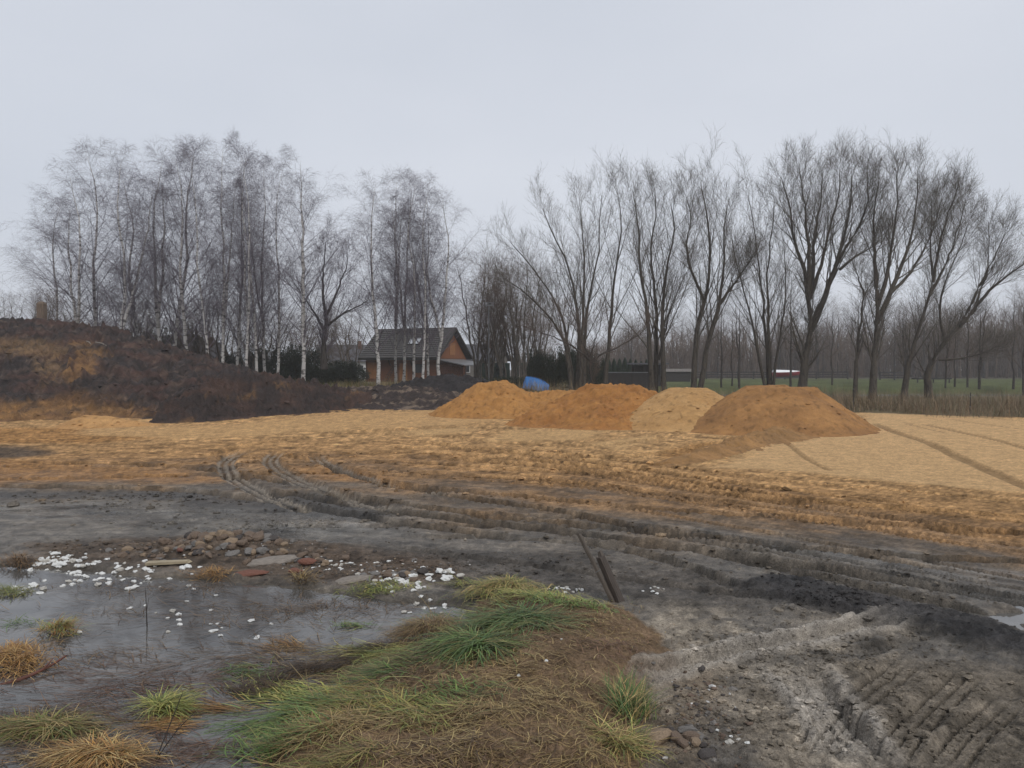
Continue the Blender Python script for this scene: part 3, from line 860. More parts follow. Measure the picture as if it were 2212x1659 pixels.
def birch_meshes(seed, H, lean=0.0, fork=False):
    rng = np.random.default_rng(seed)
    tr = TreeMesh(); cr = TreeMesh()
    stems = [polyline([(0, 0, -.3), (lean * .15, .05, H * .2), (lean * .5 + rng.normal(0, .15), rng.normal(0, .2), H * .5), (lean * .8 + rng.normal(0, .25), rng.normal(0, .3), H * .78), (lean, rng.normal(0, .3), H)], 16, rng, .05)]
    rads = [np.interp(np.linspace(0, 1, 16), [0, .05, .5, 1], [H * .0105, H * .008, H * .0048, .01])]
    if fork:
        b = stems[0][4]
        stems.append(polyline([b, b + (.9, .2, H * .2), b + (1.7, .3, H * .42), b + (2.1, .2, H * .62)], 16, rng, .06))
        rads.append(np.interp(np.linspace(0, 1, 16), [0, .5, 1], [H * .006, H * .004, .01]))
    for s_, r_ in zip(stems, rads):
        tr.tubes(s_[None], r_[None], 8)
    S = np.stack(stems); Sr = np.stack(rads)
    B1, R1 = spread(S, Sr, 34 if not fork else 21, .17, .98, (.42, .85), lambda t, p: p * (.04 + .27 * np.sin(np.clip((1 - t) * 1.25, 0, 1) * 1.57) ** .8), 7, [.06, .04, .0, -.05, -.11, -.16], .04, rng, .34, .25, tpow=1.45)
    cr.tubes(B1, R1, 4)
    B2, R2 = spread(B1, R1, 9, .15, 1., (.35, .85), lambda t, p: .25 + p * .36 * (1 - .5 * t), 5, [.04, -.01, -.09, -.16], .08, rng, .5, .35, rmin=.004)
    cr.tubes(B2, R2, 3)
    B3, R3 = spread(B2, R2, 7, .12, 1., (.35, .9), lambda t, p: .25 + p * .42, 4, [-.06, -.2, -.28], .1, rng, .55, .5, rmin=.0042)
    cr.tubes(B3, R3, 3)
    B4, R4 = spread(B3, R3, 4, .15, 1., (.3, .9), lambda t, p: .16 + p * .45, 2, -.3, .1, rng, .7, .6, rmin=.0039)
    cr.tubes(B4, R4, 3)
    return tr.mesh('trunk'), cr.mesh('crown')

def place_tree(name, label, cat, meshes, mats, loc, rz, scale, group):
    t = thing(name, label, cat, loc, rz, group)
    t.scale = scale if not np.isscalar(scale) else (scale,) * 3
    link('trunk', meshes[0], mats[0], t)
    link('crown', meshes[1], mats[1], t)
    return t

def gz(x, y):
    return float(base_height(np.array([x]), np.array([y]))[0])

BM = [birch_meshes(21, 20, .8), birch_meshes(22, 20, -.9, True), birch_meshes(23, 20, 1.6), birch_meshes(24, 20, .2, True)]
# (print x of the foot, distance, print y of the top, mesh, turn)
BIRCH_ROW = [(118, 62, 395, 0, 1.0), (165, 60, 345, 1, 2.2), (215, 62, 285, 0, 4.0), (262, 58, 300, 3, .4), (305, 64, 330, 2, 2.9),
             (345, 60, 290, 1, 5.2), (372, 61, 268, 2, .2), (408, 58, 300, 0, 3.3), (452, 56, 285, 2, 3.4), (482, 57, 262, 3, 1.2),
             (512, 59, 290, 0, 5.8), (535, 56, 300, 1, 1.9), (555, 57, 298, 2, 4.4), (572, 60, 310, 3, 2.6), (600, 58, 318, 0, .9), (655, 56, 305, 3, 4.8)]
for i, (px, y, pt, mi, rz) in enumerate(BIRCH_ROW):
    x = X_(px, y); zb = gz(x, y); top = AT(px, pt, y).z
    s = (top - zb) / 21.6
    place_tree('birch_tree', 'tall bare %s white birch in the row beside the dark spoil mound' % ('straight single-stemmed', 'broad twin-stemmed', 'slightly leaning', 'slim twin-stemmed')[mi], 'tree', BM[mi], (M_BIRCH, M_BTWIG), (x, y, zb), rz, (s * (.86 if 440 < px < 605 else 1.2), s * (.86 if 440 < px < 605 else 1.2), s), 'birches in a row')
BIRCH_HOUSE = [(818, 56, 355, 0, 2.0), (872, 60, 350, 1, 4.1), (855, 62, 345, 3, 1.3), (893, 58, 365, 2, 5.0), (913, 57, 362, 0, .5), (925, 60, 385, 3, 3.6), (948, 58, 400, 1, 2.4)]
for i, (px, y, pt, mi, rz) in enumerate(BIRCH_HOUSE):
    x = X_(px, y); zb = gz(x, y); top = AT(px, pt, y).z
    s = (top - zb) / 21.6
    place_tree('birch_tree', 'tall bare %s birch in the clump in front of the brown house' % ('straight single-stemmed', 'broad twin-stemmed', 'slightly leaning', 'slim twin-stemmed')[mi], 'tree', BM[mi], (M_BIRCH, M_BTWIG), (x, y, zb), rz, (s * (1.25 if i in (0, 6) else .95), s * (1.25 if i in (0, 6) else .95), s), 'birches before the house')

def willow(name, label, y, limbs, seed, dens=1.0, mats=None, spreadf=1.0):
    """limbs: list of (base radius, tip radius, [(photo x, photo y, depth offset), ...]) in full photo pixels"""
    rng = np.random.default_rng(seed)
    p0 = limbs[0][2][0]
    foot = NAT(p0[0], p0[1], y)
    foot.z = gz(foot.x, y) - .1
    tr = TreeMesh(); cr = TreeMesh()
    Ls = []; Rs = []
    for r0, r1, pts in limbs:
        q = []
        for j, (a, b, dy) in enumerate(pts):
            b = b if b > 950 else 950 - (950 - b) * .84
            v = NAT(a, b, y + dy)
            q.append((v.x - foot.x, v.y - foot.y, v.z - foot.z))
        q = np.array(q)
        if pts[0][1] > 1430: q[0, 2] = 0.0
        P = polyline(q, 14, rng, .03)
        r0 = r0 * .78
        Rr = np.interp(np.linspace(0, 1, 14), [0, .06, .6, 1], [r0 * (1.25 if pts[0][1] > 1430 else 1), r0, r0 * .4, r1 * .7])
        tr.tubes(P[None], Rr[None], 8)
        Ls.append(P); Rs.append(Rr)
    S = np.stack(Ls); Sr = np.stack(Rs)
    k = lambda v: max(2, int(round(v * dens)))
    B1, R1 = spread(S, Sr, k(19), .2, 1., (.3, .7), lambda t, p: (.7 + p * .36 * (1 - .8 * t)) * spreadf, 7, .05, .045, rng, .42, .3, upbias=.12)
    cr.tubes(B1, R1, 4)
    B2, R2 = spread(B1, R1, k(8), .12, 1., (.3, .75), lambda t, p: .4 + p * .36 * (1 - .4 * t), 5, .06, .07, rng, .5, .35, rmin=.0045, upbias=.1)
    cr.tubes(B2, R2, 3)
    B3, R3 = spread(B2, R2, 6, .15, 1., (.3, .75), lambda t, p: .25 + p * .38, 3, .06, .08, rng, .55, .5, rmin=.0052, upbias=.08)
    cr.tubes(B3, R3, 3)
    B4, R4 = spread(B3, R3, 2, .2, 1., (.3, .8), lambda t, p: .15 + p * .4, 2, .05, .1, rng, .7, .6, rmin=.0048)
    cr.tubes(B4, R4, 3)
    m = (tr.mesh('trunk'), cr.mesh('crown'))
    return place_tree(name, label, 'tree', m, mats or (M_WILLOW, M_WTWIG), (foot.x, y, foot.z), 0, 1.0, 'bare willows along the water'), m

willow('willow_tree', 'spreading many-stemmed bare willow with long limb arching over the blue boat', 52,
       [(.2, .03, [(2145, 1450, 0), (2120, 1300, 0), (2060, 1190, -.5), (1960, 1090, -1), (1880, 1040, -1.2)]),
        (.17, .03, [(2155, 1450, .3), (2110, 1200, .5), (2030, 1050, .8), (1950, 950, 1), (1900, 880, 1.5)]),
        (.2, .03, [(2165, 1450, 0), (2170, 1200, .3), (2130, 1000, .4), (2060, 830, .6), (2030, 720, .9)]),
        (.18, .025, [(2175, 1450, -.3), (2185, 1200, -.5), (2190, 980, -.8), (2180, 790, -1), (2170, 690, -1)]),
        (.17, .025, [(2190, 1450, 0), (2200, 1180, .5), (2240, 950, .9), (2250, 780, 1.3), (2260, 660, 1.4)]),
        (.2, .025, [(2265, 1450, .2), (2290, 1200, .2), (2310, 1000, .3), (2330, 820, .3), (2310, 640, .5)])], 41, .9)
willow('willow_tree', 'upright bare willow of three close dark stems behind the deep orange heap', 51,
       [(.24, .03, [(2445, 1450, 0), (2430, 1200, .1), (2400, 1000, .2), (2390, 800, .4), (2370, 650, .6)]),
        (.22, .03, [(2458, 1450, .3), (2460, 1150, .4), (2440, 950, .6), (2460, 780, .8), (2450, 640, 1)]),
        (.24, .03, [(2490, 1450, -.2), (2485, 1200, -.3), (2500, 1000, -.5), (2530, 850, -.8), (2510, 700, -.8)]),
        (.1, .02, [(2470, 1350, 0), (2510, 1180, -.4), (2560, 1050, -.9), (2600, 980, -1.2)])], 42, 1.0)
willow('willow_tree', 'bare willow of two thick diverging trunks behind the pale buff heap', 50,
       [(.26, .03, [(2600, 1455, 0), (2612, 1250, .1), (2648, 1110, .2), (2665, 960, .4), (2650, 790, .6), (2625, 610, .8)]),
        (.13, .025, [(2640, 1125, .2), (2590, 1010, -.3), (2575, 900, -.6), (2590, 780, -.9), (2570, 680, -1)]),
        (.25, .03, [(2620, 1455, 0), (2660, 1260, -.1), (2695, 1150, -.3), (2715, 1000, -.5), (2715, 850, -.8), (2735, 690, -1.0)]),
        (.14, .025, [(2700, 1140, -.3), (2770, 1040, -.8), (2830, 950, -1.3)])], 43, 1.05)
willow('willow_tree', 'fan of slender bare willow stems from one foot behind the largest heap', 50,
       [(.15, .025, [(2878, 1455, 0), (2835, 1280, .2), (2800, 1120, .4), (2760, 980, .6), (2740, 840, .9)]),
        (.16, .025, [(2885, 1455, .2), (2870, 1230, .5), (2855, 1050, .9), (2830, 850, 1.3), (2800, 660, 1.6)]),
        (.17, .025, [(2890, 1455, 0), (2882, 1200, -.2), (2880, 1020, -.4), (2895, 850, -.8), (2905, 680, -1)]),
        (.13, .02, [(2895, 1455, -.2), (2920, 1280, -.5), (2945, 1150, -.9), (2945, 1000, -1.2), (2935, 860, -1.4)])], 44, .9)
willow('willow_tree', 'biggest bare willow with single stout trunk and broad fan crown', 49,
       [(.43, .2, [(3003, 1455, 0), (3018, 1370, 0), (3035, 1260, 0), (3038, 1180, 0), (3030, 1110, 0), (3020, 1060, 0)]),
        (.2, .03, [(3030, 1120, 0), (3015, 1010, .3), (2975, 880, .6), (2960, 740, .9), (2925, 590, 1.2)]),
        (.21, .03, [(3030, 1110, 0), (3035, 990, -.4), (3025, 840, -.8), (3010, 680, -1), (2995, 545, -1.2)]),
        (.21, .03, [(3038, 1120, 0), (3050, 980, .4), (3060, 850, .9), (3080, 700, 1.2), (3085, 560, 1.6)]),
        (.17, .03, [(3045, 1100, 0), (3085, 970, -.6), (3110, 840, -1), (3145, 700, -1.4), (3150, 560, -1.6)]),
        (.27, .03, [(3040, 1240, 0), (3090, 1120, .2), (3135, 990, .3), (3170, 860, .5), (3190, 720, .7), (3195, 560, .9)]),
        (.16, .03, [(3130, 1000, .3), (3190, 890, -.4), (3240, 780, -.8), (3255, 660, -1.2), (3250, 570, -1.4)]),
        (.13, .025, [(3150, 1010, .2), (3210, 960, 1.0), (3270, 920, 1.6), (3320, 860, 2)])], 45, 1.0)
willow('willow_tree', 'thin leaning bare tree beside the reeds and wire fence post', 47,
       [(.2, .05, [(3205, 1500, 0), (3212, 1350, 0), (3225, 1230, 0), (3245, 1100, 0), (3290, 1030, 0)]),
        (.08, .02, [(3243, 1110, 0), (3215, 1030, -.3), (3190, 960, -.5)])], 46, .8)
willow('willow_tree', 'tall straight bare willow forking high above the reeds', 46.5,
       [(.33, .16, [(3272, 1500, 0), (3278, 1380, 0), (3285, 1250, 0), (3290, 1150, 0), (3287, 1060, 0)]),
        (.17, .03, [(3287, 1080, 0), (3280, 950, .3), (3275, 820, .6), (3285, 700, .8), (3300, 600, 1)]),
        (.18, .03, [(3290, 1150, 0), (3325, 1040, -.3), (3345, 900, -.6), (3365, 740, -.9), (3360, 570, -1.2)]),
        (.22, .03, [(3288, 1210, 0), (3330, 1120, .2), (3385, 990, .5), (3420, 850, .8), (3440, 700, 1.2), (3440, 580, 1.4)]),
        (.14, .03, [(3340, 1100, .2), (3400, 1040, 1), (3450, 960, 1.4), (3490, 850, 1.8), (3490, 690, 2)])], 47, 1.0)
willow('willow_tree', 'bare willow with slender trunk leaning away from the tall straight one', 48.5,
       [(.28, .1, [(3388, 1490, 0), (3400, 1400, 0), (3430, 1280, 0), (3470, 1160, 0), (3500, 1050, 0)]),
        (.13, .03, [(3498, 1060, 0), (3520, 930, -.3), (3550, 800, -.5), (3600, 630, -.7)]),
        (.13, .03, [(3485, 1110, 0), (3540, 1000, .5), (3590, 860, .9), (3620, 720, 1.2)]),
        (.1, .025, [(3500, 1050, 0), (3490, 920, .4), (3510, 790, .7), (3540, 680, 1)])], 48, 1.0)
willow('willow_tree', 'bent bare willow leaning steeply sideways with crooked foot', 50,
       [(.36, .14, [(3485, 1470, 0), (3480, 1400, 0), (3500, 1345, 0), (3540, 1290, 0), (3590, 1230, 0), (3650, 1170, 0)]),
        (.15, .03, [(3640, 1180, 0), (3700, 1100, -.4), (3770, 1040, -.9), (3850, 980, -1.3), (3920, 900, -1.5)]),
        (.15, .03, [(3600, 1225, 0), (3660, 1100, .4), (3720, 980, .8), (3770, 860, 1.1), (3790, 800, 1.4)]),
        (.12, .03, [(3545, 1285, 0), (3525, 1180, -.5), (3540, 1070, -.9), (3590, 950, -1.2), (3640, 790, -1.5)]),
        (.1, .025, [(3650, 1170, 0), (3700, 1020, .9), (3710, 900, 1.3), (3705, 790, 1.6)]),
        (.09, .02, [(3520, 1350, 0), (3600, 1345, -.3), (3680, 1325, -.6), (3760, 1290, -.8)])], 49, .95)
# oak-like dark tree between the birch row and the house, and the low thorn tree by the boat
_, OAK = willow('dark_tree', 'short dark-trunked bare tree with wide crown between birches and brown house', 58,
       [(.38, .2, [(1215, 1385, 0), (1215, 1300, 0), (1218, 1240, 0), (1225, 1180, 0)]),
        (.15, .03, [(1218, 1240, 0), (1170, 1160, .4), (1130, 1100, .7), (1100, 1060, 1)]),
        (.16, .03, [(1222, 1190, 0), (1210, 1080, -.4), (1215, 980, -.7), (1225, 880, -1)]),
        (.15, .03, [(1225, 1180, 0), (1270, 1080, .5), (1300, 990, .9), (1300, 930, 1.2)]),
        (.15, .03, [(1220, 1230, 0), (1280, 1180, -.5), (1340, 1150, -.9), (1390, 1120, -1.2)])], 50, .8, (M_DARKBARK, M_BTWIG))
for o in COL.objects:
    if o.name.startswith('dark_tree'): o['group'] = 'trees by the house'
t_, _ = willow('thorn_tree', 'low brown bare bushy tree with crooked spreading boughs behind the orange heaps', 45,
       [(.12, .06, [(2215, 1455, 0), (2215, 1400, 0), (2212, 1360, 0), (2208, 1330, 0)]),
        (.09, .02, [(2212, 1350, 0), (2150, 1300, -.4), (2080, 1265, -.8), (2000, 1235, -1)]),
        (.09, .02, [(2215, 1360, 0), (2250, 1330, .3), (2300, 1310, .6), (2390, 1260, 1), (2440, 1210, 1.2)]),
        (.06, .015, [(2210, 1340, 0), (2170, 1250, .4), (2120, 1180, .7)]),
        (.06, .015, [(2212, 1340, 0), (2240, 1250, -.4), (2260, 1180, -.8)])], 51, .6, (M_DARKBARK, M_BROWNTWIG), .75)
t_['group'] = 'trees by the boat'

# small trees behind the boat and trees of the far wood: a few forms, many individuals
def small_tree(seed, H, stems, mats_spread=.5, m1=16, m2=7, m3=5):
    rng = np.random.default_rng(seed)
    tr = TreeMesh(); cr = TreeMesh(); Ls = []; Rs = []
    for i in range(stems):
        a = rng.uniform(0, 6.28); sp = rng.uniform(.05, .22) * H * (stems > 1)
        e = np.array([math.cos(a) * sp, math.sin(a) * sp, H * rng.uniform(.8, 1)])
        P = polyline([(0, 0, -.2), e * np.array([.2, .2, .3]), e * np.array([.6, .6, .65]), e], 12, rng, .08)
        Rr = np.linspace(H * .011, .012, 12)
        tr.tubes(P[None], Rr[None], 6); Ls.append(P); Rs.append(Rr)
    S = np.stack(Ls); Sr = np.stack(Rs)
    B1, R1 = spread(S, Sr, m1, .25, 1, (.4, .9), lambda t, p: .5 + p * .24 * (1 - .6 * t), 5, .08, .09, rng, .45, .3)
    cr.tubes(B1, R1, 3)
    B2, R2 = spread(B1, R1, m2, .15, 1, (.4, .9), lambda t, p: .3 + p * .4, 3, .03, .12, rng, .5, .4, rmin=.006)
    cr.tubes(B2, R2, 3)
    B3, R3 = spread(B2, R2, m3, .15, 1, (.4, .9), lambda t, p: .2 + p * .45, 2, .0, .12, rng, .6, .5, rmin=.006)
    cr.tubes(B3, R3, 3)
    return tr.mesh('trunk'), cr.mesh('crown')
M_YBARK = bark('young_bark', (.07, .06, .05), (.13, .115, .098), 3, (3, 3, .8))
SM = [small_tree(61, 9, 3), small_tree(62, 9, 2), small_tree(63, 9, 4, m1=12)]
for i in range(13):
    px = 1028 + i * 11.5 + RNG.uniform(-5, 5); y = RNG.uniform(60, 72)
    x = X_(px, y); zb = gz(x, y)
    s = RNG.uniform(.8, 1.35) * y / 66
    place_tree('young_tree', 'slender %s young tree in the thicket beside the brown house' % ('three-stemmed', 'two-stemmed', 'four-stemmed')[i % 3], 'tree', SM[i % 3], (M_YBARK, M_BROWNTWIG), (x, y, zb), RNG.uniform(0, 6.28), s, 'young trees by the house')
WM = [small_tree(71, 15, 1, m1=30, m2=8, m3=5), small_tree(72, 15, 2, m1=18, m2=8, m3=5), small_tree(73, 15, 1, m1=26, m2=9, m3=4)]
wood = []
for i in range(95):
    px = RNG.uniform(1330, 2420); y = RNG.uniform(136, 185)
    wood.append((px, y))
for i, (px, y) in enumerate(wood):
    x = X_(px, y); zb = gz(x, y)
    top = np.interp(px, [1330, 1550, 1750, 1900, 2050, 2150, 2300], [675, 672, 665, 655, 645, 650, 640]) + RNG.uniform(-12, 40)
    s = (AT(px, top, y).z - zb) / 15
    place_tree('wood_tree', 'bare grey-brown tree of the far wood beyond the meadow', 'tree', WM[i % 3], (M_DARKBARK, M_BROWNTWIG), (x, y, zb), RNG.uniform(0, 6.28), (s * 1.35, s * 1.35, s), 'trees of the far wood')

# ------------------------------------------------------------------ the brown house
M_WOODWALL = flat_mat('stained_boards', (.135, .056, .027), .8, .3, 2.0, (.6, .6, 9), .01)
M_GABLE = flat_mat('gable_boards', (.185, .072, .030), .8, .25, 2.0, (9, 9, .6), .01)
M_BOARD = flat_mat('fresh_boarding', (.25, .112, .043), .8, .2, 3.0, (6, 6, 1))
M_TILE = flat_mat('roof_tile', (.060, .056, .054), .8, .35, 1.3, None, .02)
M_ROOFD = flat_mat('roof_felt', (.035, .032, .031), .9, .2)
M_METAL = flat_mat('grey_sheet_roof', (.13, .128, .13), .5, .15, 2.0)
M_BRICK = flat_mat('lattice_brick', (.115, .055, .036), .9, .3, 5)
M_DARKW = flat_mat('dark_timber', (.030, .027, .025), .85, .35, 4, (1, 1, 5))
M_GLASSW = flat_mat('skylight_glass', (.30, .31, .33), .05, .05, 2, None, 0, .9)
M_WHITE = flat_mat('white_render', (.55, .55, .54), .85, .1)
M_GREYR = flat_mat('grey_roof', (.085, .085, .095), .8, .2)
M_REDR = flat_mat('dull_red_roof', (.11, .075, .07), .8, .2)
M_GREENP = flat_mat('green_panel', (.014, .026, .020), .7, .25)
M_WIN = flat_mat('dark_window', (.03, .032, .036), .15, .1, 2, None, 0, .6)

hc = NAT(1641, 1435, 80)
hz0 = gz(hc.x, 80) - .02
HOUSE = thing('brown_house', 'brown timber house with steep dark tiled roof behind the birch clump', 'house', (hc.x, 80, hz0), R(-25))
E, RZ, HL, HW = 2.55, 5.62, 9.0, 6.2        # eaves, ridge, length, width
b = MB()
b.box(-HL, 0, 0, HW, -.3, E)
b.build('wall', M_WOODWALL, HOUSE)
b = MB(); b.hexa([(-.12, .1, E), (-.12, HW - .1, E), (-.12, HW / 2, RZ - .25)], [(.012, .1, E), (.012, HW - .1, E), (.012, HW / 2, RZ - .25)])
g = b.build('gable', M_GABLE, HOUSE)
MB().box(.015, .06, HW / 2 - .62, HW / 2 + .55, E + .35, E + 1.62).build('shutter', M_BOARD, g)
ov, sl_len = .62, None
y_e, z_e = -ov, E - .12
def roof_slope(side):
    ye = y_e if side < 0 else HW + ov
    bb = MB()
    x0, x1 = -HL - .55, .5
    low = [(x0, ye, z_e), (x1, ye, z_e), (x1, HW / 2, RZ), (x0, HW / 2, RZ)]
    top = [(p[0], p[1], p[2] + .1) for p in low]
    if side > 0:
        low = low[::-1]; top = top[::-1]
    bb.hexa(low, top)
    return bb
rb = roof_slope(-1)
rb2 = roof_slope(1)
rb.f += [tuple(i + len(rb.v) for i in f) for f in rb2.f]; rb.v += rb2.v
ROOF = rb.build('roof', M_ROOFD, HOUSE)
sv = Vector((0, HW / 2 - y_e, RZ - z_e)); slen = sv.length; sn = sv.normalized(); nrm_ = Vector((0, -sn.z, sn.y))
NC, NT = 14, 20
tw = (HL + 1.05) / NT; th = slen / NC
tile_me = MB().hexa([(.008, 0, .055), (tw - .008, 0, .055), (tw - .008, th * 1.12, .015), (.008, th * 1.12, .015)],
                    [(.008, 0, .105), (tw - .008, 0, .105), (tw - .008, th * 1.12, .045), (.008, th * 1.12, .045)]).mesh('roof_tile')
tile_me.materials.append(M_TILE)
ang = math.atan2(sn.z, sn.y)
for r_ in range(NC):
    for c_ in range(NT):
        o = link('roof_tile', tile_me, None, ROOF)
        p = Vector((-HL - .55 + c_ * tw, y_e, z_e + .1)) + sn * (r_ * th) 
        o.location = p
        o.rotation_euler = (ang + RNG.normal(0, .012), 0, RNG.normal(0, .006))
MB().bar((-HL - .55, HW / 2, RZ + .13), (.5, HW / 2, RZ + .13), .1).build('ridge_cap', M_TILE, ROOF)
for x_ in (-4.25, -3.45):
    p0 = Vector((x_, y_e, z_e + .1)) + sn * slen * .43 + nrm_ * .1
    p1 = p0 + sn * 1.0
    q = [p0, p0 + Vector((.62, 0, 0)), p1 + Vector((.62, 0, 0)), p1]
    fr = MB().hexa(q, [v + nrm_ * .08 for v in q]).build('skylight', M_DARKW, ROOF)
    ins = [q[0] + Vector((.06, 0, 0)) + sn * .06, q[1] - Vector((.06, 0, 0)) + sn * .06, q[2] - Vector((.06, 0, 0)) - sn * .06, q[3] + Vector((.06, 0, 0)) - sn * .06]
    MB().hexa([v + nrm_ * .081 for v in ins], [v + nrm_ * .095 for v in ins]).build('pane', M_GLASSW, ROOF)
for s_ in (-1, 1):
    ye = y_e if s_ < 0 else HW + ov
    MB().hexa([(.5, ye, z_e - .1), (.56, ye, z_e - .1), (.56, HW / 2, RZ - .1), (.5, HW / 2, RZ - .1)], [(.5, ye, z_e + .16), (.56, ye, z_e + .16), (.56, HW / 2, RZ + .16), (.5, HW / 2, RZ + .16)]).build('barge_board', M_DARKW, ROOF)
MB().box(-HL - .5, .45, -ov - .1, -ov + .02, E - .22, E - .1).build('gutter', M_DARKW, HOUSE)
MB().box(-HL + 4.35, -HL + 5.3, -.05, -.001, .2, 2.0).build('door', M_BOARD, HOUSE)
MB().box(-HL + .25, -HL + 1.9, -.05, -.001, .35, 2.1).build('shutter', M_BOARD, HOUSE)
MB().box(-HL + 6.0, -HL + 7.1, -.05, -.001, 1.0, 1.9).build('window', M_WIN, HOUSE)
for x_ in (-HL + 3.2, -HL + 5.9):
    MB().bar((x_, -.02, 1.75), (x_ + .1, -.55, 2.4), .05).build('bracket', M_DARKW, HOUSE)
# lean-to against the gable
MB().hexa([(0.02, -.3, 2.35), (3.3, -.3, 1.72), (3.3, HW - .6, 1.72), (.02, HW - .6, 2.35)], [(.02, -.3, 2.45), (3.3, -.3, 1.82), (3.3, HW - .6, 1.82), (.02, HW - .6, 2.45)]).build('lean_to_roof', M_METAL, HOUSE)
bl = MB()
for r_ in range(11):
    for c_ in range(15):
        x0 = .1 + c_ * .2 + (r_ % 2) * .1
        zt = .1 + r_ * .17
        if x0 + .12 > 3.1 or zt + .15 > 2.28 - x0 * .19: continue
        bl.box(x0, x0 + .125, .02, .16, zt, zt + .155)
bl.build('brick_lattice', M_BRICK, HOUSE)
MB().box(.02, 3.15, .2, .3, -.2, 1.7).build('back_panel', M_DARKW, HOUSE)
for x_ in (.06, 3.12):
    MB().box(x_ - .07, x_ + .07, -.12, .015, -.2, 2.3 - x_ * .19).build('post', M_BRICK, HOUSE)

LAD = thing('ladder', 'black ladder leaning against the brown house wall', 'ladder', tuple(HOUSE.matrix_basis @ Vector((-HL + 2.6, -.45, 0))), R(-25))
for dx in (0, .34):
    MB().bar((dx * .8, -.12 + dx, .0), (1.0 + dx * .8, .36 + dx * .0, 1.75), .03).build('rail', M_DARKW, LAD)
for k_ in range(6):
    f_ = .1 + k_ * .16
    MB().bar((f_ * 1.0, -.12 + .48 * f_, 1.75 * f_), (f_ * 1.0 + .27, -.12 + .34 * (1 - f_) + .48 * f_, 1.75 * f_), .02).build('rung', M_DARKW, LAD)

def far_house(label, px, py_base, y, wdt, eave, ridge, rz, wall, roof, dep=6.0, wins=2):
    p = NAT(px, py_base, y)
    z0 = gz(p.x, y)
    t = thing('far_house', label, 'house', (p.x, y, z0), rz, 'houses beyond the trees')
    MB().box(-wdt / 2, wdt / 2, 0, dep, -.3, eave).hexa([(-wdt / 2, 0, eave), (-wdt / 2, dep, eave), (-wdt / 2, dep / 2, ridge - .1)], [(wdt / 2, 0, eave), (wdt / 2, dep, eave), (wdt / 2, dep / 2, ridge - .1)]).build('wall', wall, t)
    r_ = MB()
    for ye, sg in ((-.4, 1), (dep + .4, -1)):
        a = [(-wdt / 2 - .4, ye, eave - .25), (wdt / 2 + .4, ye, eave - .25), (wdt / 2 + .4, dep / 2, ridge), (-wdt / 2 - .4, dep / 2, ridge)]
        if sg < 0: a = a[::-1]
        r_.hexa(a, [(v[0], v[1], v[2] + .15) for v in a])
    rf = r_.build('roof', roof, t)
    MB().box(wdt * .2, wdt * .2 + .5, dep / 2 - .9, dep / 2 - .4, ridge - .6, ridge + .7).build('chimney', M_BRICK, rf)
    for i in range(wins):
        x0 = -wdt / 2 + wdt * (i + .6) / (wins + .3)
        wn = MB().box(x0, x0 + .9, -.06, -.005, eave * .35, eave * .75).build('window', M_WHITE, t)
        MB().box(x0 + .08, x0 + .82, -.075, -.065, eave * .35 + .08, eave * .75 - .08).build('pane', M_WIN, wn)
    return t
far_house('low grey-roofed house just behind the lean-to of the brown house', 1775, 1440, 96, 5.5, 2.6, 4.4, R(-15), flat_mat('drab_render', (.16, .145, .13), .9, .15), M_GREYR)
far_house('distant grey-roofed house between the dark tree and brown house', 1300, 1430, 112, 8, 2.6, 4.8, R(10), M_WHITE, M_GREYR)
far_house('small white-walled house at the end of the dark spoil mound', 735, 1400, 78, 3.6, 2.6, 4.0, R(8), M_WHITE, M_GREYR, 5, 1)
far_house('drab grey house glimpsed behind the birches over the spoil mound', 560, 1400, 96, 8, 3.4, 5.6, R(-8), flat_mat('grey_render', (.17, .165, .165), .9, .15), M_GREYR, 8, 3)

# ------------------------------------------------------------------ evergreens
def leaf_mesh(name, seed, fn, n, size):
    rng = np.random.default_rng(seed)
    P, N_ = fn(rng, n)
    u = nrm(np.cross(N_, rng.normal(0, 1, (n, 3)))); v = np.cross(N_, u)
    sz = rng.uniform(.6, 1.3, (n, 1)) * size
    V = np.stack([P - u * sz, P + v * sz * .5, P + u * sz, P - v * sz * .5], 1).reshape(-1, 3)
    q = np.arange(4 * n).reshape(n, 4)
    return raw_mesh(name, V, quads=q, smooth=False)
def bush_fn(rng, n):
    cl = 26
    a = rng.uniform(0, 6.28, cl); r_ = np.sqrt(rng.uniform(0, 1, cl)) * .75
    c = np.stack([np.cos(a) * r_, np.sin(a) * r_, rng.uniform(.15, .8, cl)], 1)
    i = rng.integers(0, cl, n)
    d = nrm(rng.normal(0, 1, (n, 3)))
    P = c[i] + d * rng.uniform(.1, .34, (n, 1)) * np.array([1, 1, .8])
    P[:, 2] = np.maximum(P[:, 2], 0.02)
    return P, nrm(d + rng.normal(0, .7, (n, 3)))
def column_fn(rng, n):
    t = rng.uniform(0, 1, n)
    rad = .34 * np.sin(np.clip(.25 + t * .75, 0, 1) * np.pi) ** .6 * (.7 + .5 * rng.uniform(0, 1, n))
    a = rng.uniform(0, 6.28, n)
    P = np.stack([np.cos(a) * rad, np.sin(a) * rad, t * 1.0], 1)
    return P, nrm(np.stack([np.cos(a), np.sin(a), rng.normal(0, .5, n)], 1))
def spruce_fn(rng, n):
    t = rng.uniform(0, 1, n) ** 1.4
    tier = np.floor(t * 14) / 14; fr = t * 14 - np.floor(t * 14)
    rad = (1 - tier) * .36 * (1.0 - .55 * fr) * np.sqrt(rng.uniform(0.05, 1, n))
    a = rng.uniform(0, 6.28, n)
    P = np.stack([np.cos(a) * rad, np.sin(a) * rad, t - rad * .25], 1)
    return P, nrm(np.stack([np.cos(a) * .4, np.sin(a) * .4, np.ones(n)], 1) + rng.normal(0, .4, (n, 3)))
